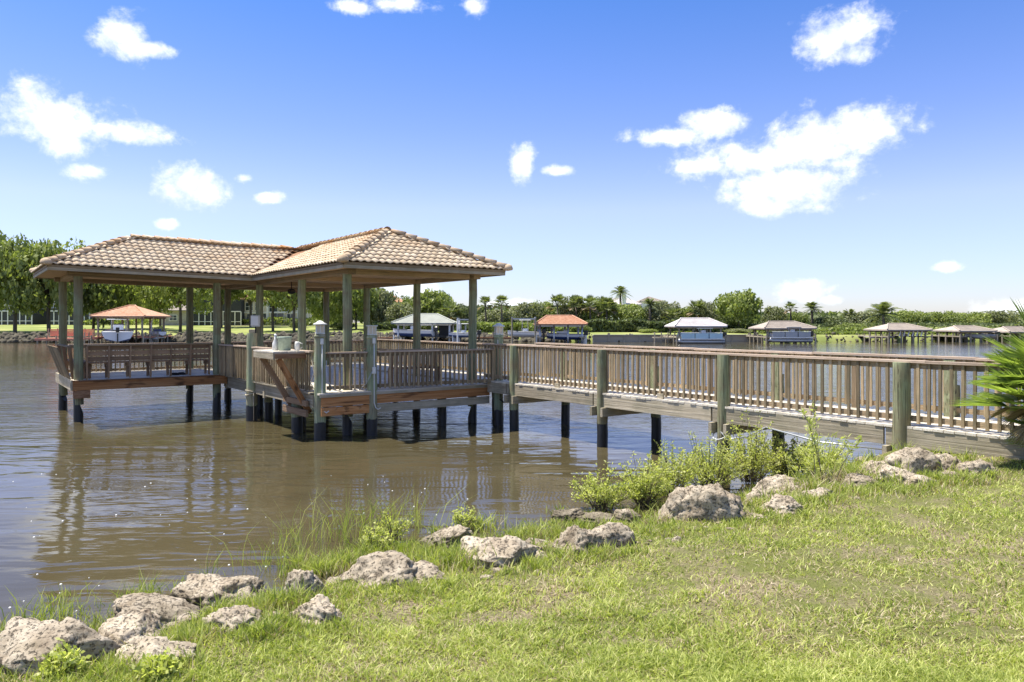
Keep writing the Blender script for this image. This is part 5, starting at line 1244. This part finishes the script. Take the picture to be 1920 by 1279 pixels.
# white watercraft and its hoist
j = empty('jet_ski', at(292, 102, 1.0), 'white and blue personal watercraft on a stand', 'jet ski'); M = Matrix.Translation(at(292, 102, 1.0)) @ Matrix.Rotation(R(150), 4, 'Z')
put('hull', hull_mesh(3.1, 1.15, .62, 'hull_white'), j, M); put('seat', MB().box((-.35, 0, .78), (1.4, .38, .36)).mesh('seat', 'hull_navy', bevel=.06), j, M); put('handlebar', MB().tube([(.35, 0, .6), (.2, 0, 1.1)], .06, 6).tube([(.2, -.4, 1.12), (.2, .4, 1.12)], .04, 6).mesh('handlebar', 'engine_black'), j, M)
st = empty('craft_stand', at(292, 102, 0), 'grey stand holding the personal watercraft', 'stand')
for dx in (-.8, .8): MB().tube([at(292, 102, -.6) + Vector((dx, 0, 0)), at(292, 102, 1.0) + Vector((dx, 0, 0))], .1, 6).build('post', 'wood_grey', st)
board('bunk', at(292, 102, .97) + Vector((-1.3, 0, 0)), at(292, 102, .97) + Vector((1.3, 0, 0)), .8, .1, 'wood_grey', st)
dv = empty('davit', at(284, 103, 0), 'slim white davit arm beside the watercraft', 'davit'); p = at(284, 103, 0)
MB().tube([p + Vector((0, 0, -.5)), p + Vector((0, 0, 2.9))], .14, 8, .1).build('mast', 'white_paint', dv); MB().tube([p + Vector((-.1, 0, 2.6)), p + Vector((.55, 0, 4.1))], .1, 7, .06).build('arm', 'white_paint', dv)

# ---------------------------------------------------------------- houses
def window(parent, x, y, z, w, h, shutter=False):
    f = MB().box((x, y - .05, z), (w + .25, .1, h + .25)).build('window', 'white_paint', parent); MB().box((x, y - .105, z), (w, .06, h)).build('pane', 'pane_glass', f)
    MB().box((x, y - .145, z), (.06, .03, h)).box((x, y - .148, z), (w, .03, .06)).build('muntin', 'white_paint', f)
def house(px0, px1, Y, yeave, ypeak, wallm, roofm, label, wins, d=10, ridge=.4, base=None):
    X0, X1 = at(px0, Y).x, at(px1, Y).x; cx = (X0 + X1) / 2; w = X1 - X0; gz = float(farland(np.array([cx]), np.array([Y]))[0]) - .2; ze, zp = zat(yeave, Y), zat(ypeak, Y + d / 2)
    t = empty('house', (cx, Y + d / 2, gz), label, 'house', 'houses across the river')
    MB().box((cx, Y + d / 2, (gz + ze) / 2), (w, d, ze - gz)).build('wall', wallm, t); hip_roof(t, cx, Y + d / 2, w + 1.4, d + 1.4, ze + .18, zp, roofm, ridge=ridge)
    for (fx, py, ww, hh) in wins: window(t, X0 + w * fx, Y, zat(py, Y), ww, hh)
    return t, X0, X1, gz, ze
t, a, b, gz, ze = house(455, 560, 152, 562, 536, 'cream_paint', 'roof_orange', 'cream two storey house glimpsed between pavilion posts', [(.12, 575, 1.4, 1.5), (.3, 575, 1.6, 1.5), (.55, 577, 1.6, 1.6), (.82, 577, 1.4, 1.6), (.18, 598, 2.2, 2.0), (.62, 596, 2.6, 2.2), (.36, 598, 1.4, 2.2), (.86, 598, 1.4, 2.0)])
board('belt_course', (a, 151.9, zat(586, 152)), (b, 151.9, zat(586, 152)), .25, .3, 'white_paint', t)
for fx in (0, .45, 1): MB().box((a + (b - a) * fx, 151.85, (gz + ze) / 2), (.4, .35, ze - gz)).build('pilaster', 'white_paint', t)
def lanai(px0, px1, Y, ytop, label):
    X0, X1 = at(px0, Y).x, at(px1, Y).x; gz = float(farland(np.array([X0]), np.array([Y]))[0]) - .2; zt = zat(ytop, Y); t = empty('screened_porch', ((X0 + X1) / 2, Y, gz), label, 'porch')
    MB().box(((X0 + X1) / 2, Y + 3, (gz + zt) / 2), (X1 - X0, 6, zt - gz - .1)).build('screen', 'dark_screen', t)
    n = 8
    for i in range(n + 1): x = X0 + (X1 - X0) * i / n; board('upright', (x, Y - .05, gz), (x + .01, Y - .05, gz + 3.0), .16, .16, 'white_paint', t)
    board('rail', (X0, Y - .1, gz + 3.05), (X1, Y - .1, gz + 3.05), .16, .2, 'white_paint', t); board('rail', (X0, Y - .1, gz + 1.0), (X1, Y - .1, gz + 1.0), .12, .12, 'white_paint', t)
lanai(362, 452, 150, 562, 'dark screened porch attached before the cream house'); lanai(92, 168, 152, 578, 'low white framed screened porch behind the thick oak'); lanai(-30, 60, 152, 578, 'white framed screened porch at the picture edge behind slim oak')
house(-60, 165, 160, 560, 515, 'cream_paint', 'roof_orange', 'large orange roofed house hidden behind the leftmost oaks', [(.2, 585, 2, 1.8), (.5, 585, 2, 1.8), (.75, 585, 2, 1.8)], ridge=.5)
house(300, 350, 150, 583, 572, 'concrete', 'roof_taupe', 'low grey outbuilding behind the forked oak', [(.5, 596, 1.4, 1.0)], d=6)
house(690, 752, 165, 568, 550, 'cream_paint', 'roof_orange', 'house with orange roof edge rising behind greyish trees', [(.3, 585, 1.6, 1.5), (.7, 585, 1.6, 1.5)], d=8, ridge=.1)
t, a, b, gz, ze = house(1140, 1196, 175, 572, 560, 'white_paint', 'roof_white', 'white roofed mansion showing above the palms', [(.3, 580, 2, 1.6), (.7, 580, 2, 1.6)], d=10)
MB().box((at(1172, 173).x, 175, zat(562, 174)), (1.0, 1.0, 4.0)).build('chimney', 'white_paint', t)
t, a, b, gz, ze = house(1204, 1236, 178, 566, 557, 'white_paint', 'roof_taupe', 'mansion turret with dark pyramid roof', [(.5, 571, 1.6, 1.2)], d=5, ridge=.05)
# garden walls / hedges at the back of the lawns
def lawn_path():
    m = MB().box((at(560, 146).x, 146, float(farland(np.array([at(560, 146).x]), np.array([146.]))[0]) + .06), (28, 1.6, .12))
    return m
tag(lawn_path().build('garden_path', 'concrete', None), 'pale path across the far lawn by the cream house', kind='structure')
# floating foam specks, also modelling sun glints on the near water as white solids
def sparkle_foam():
    rng = np.random.default_rng(77); m = MB()
    for k in range(70):
        px = rng.uniform(0, 900); py = rng.uniform(880, 1150); Y = F * H / (py - CY); r = rng.uniform(.006, .016); x = (px - CX) / F * Y; m.lathe((x, Y, .0), [(r, 0), (r * .8, .006), (r * .2, .010)], 7)
    return m
tag(sparkle_foam().build('sparkle_foam_specks', 'white_paint', None), 'tiny white flecks modelled as sparkles and froth on the brown water', 'sparkle_foam', None, 'stuff')
print('objects', len(bpy.data.objects))
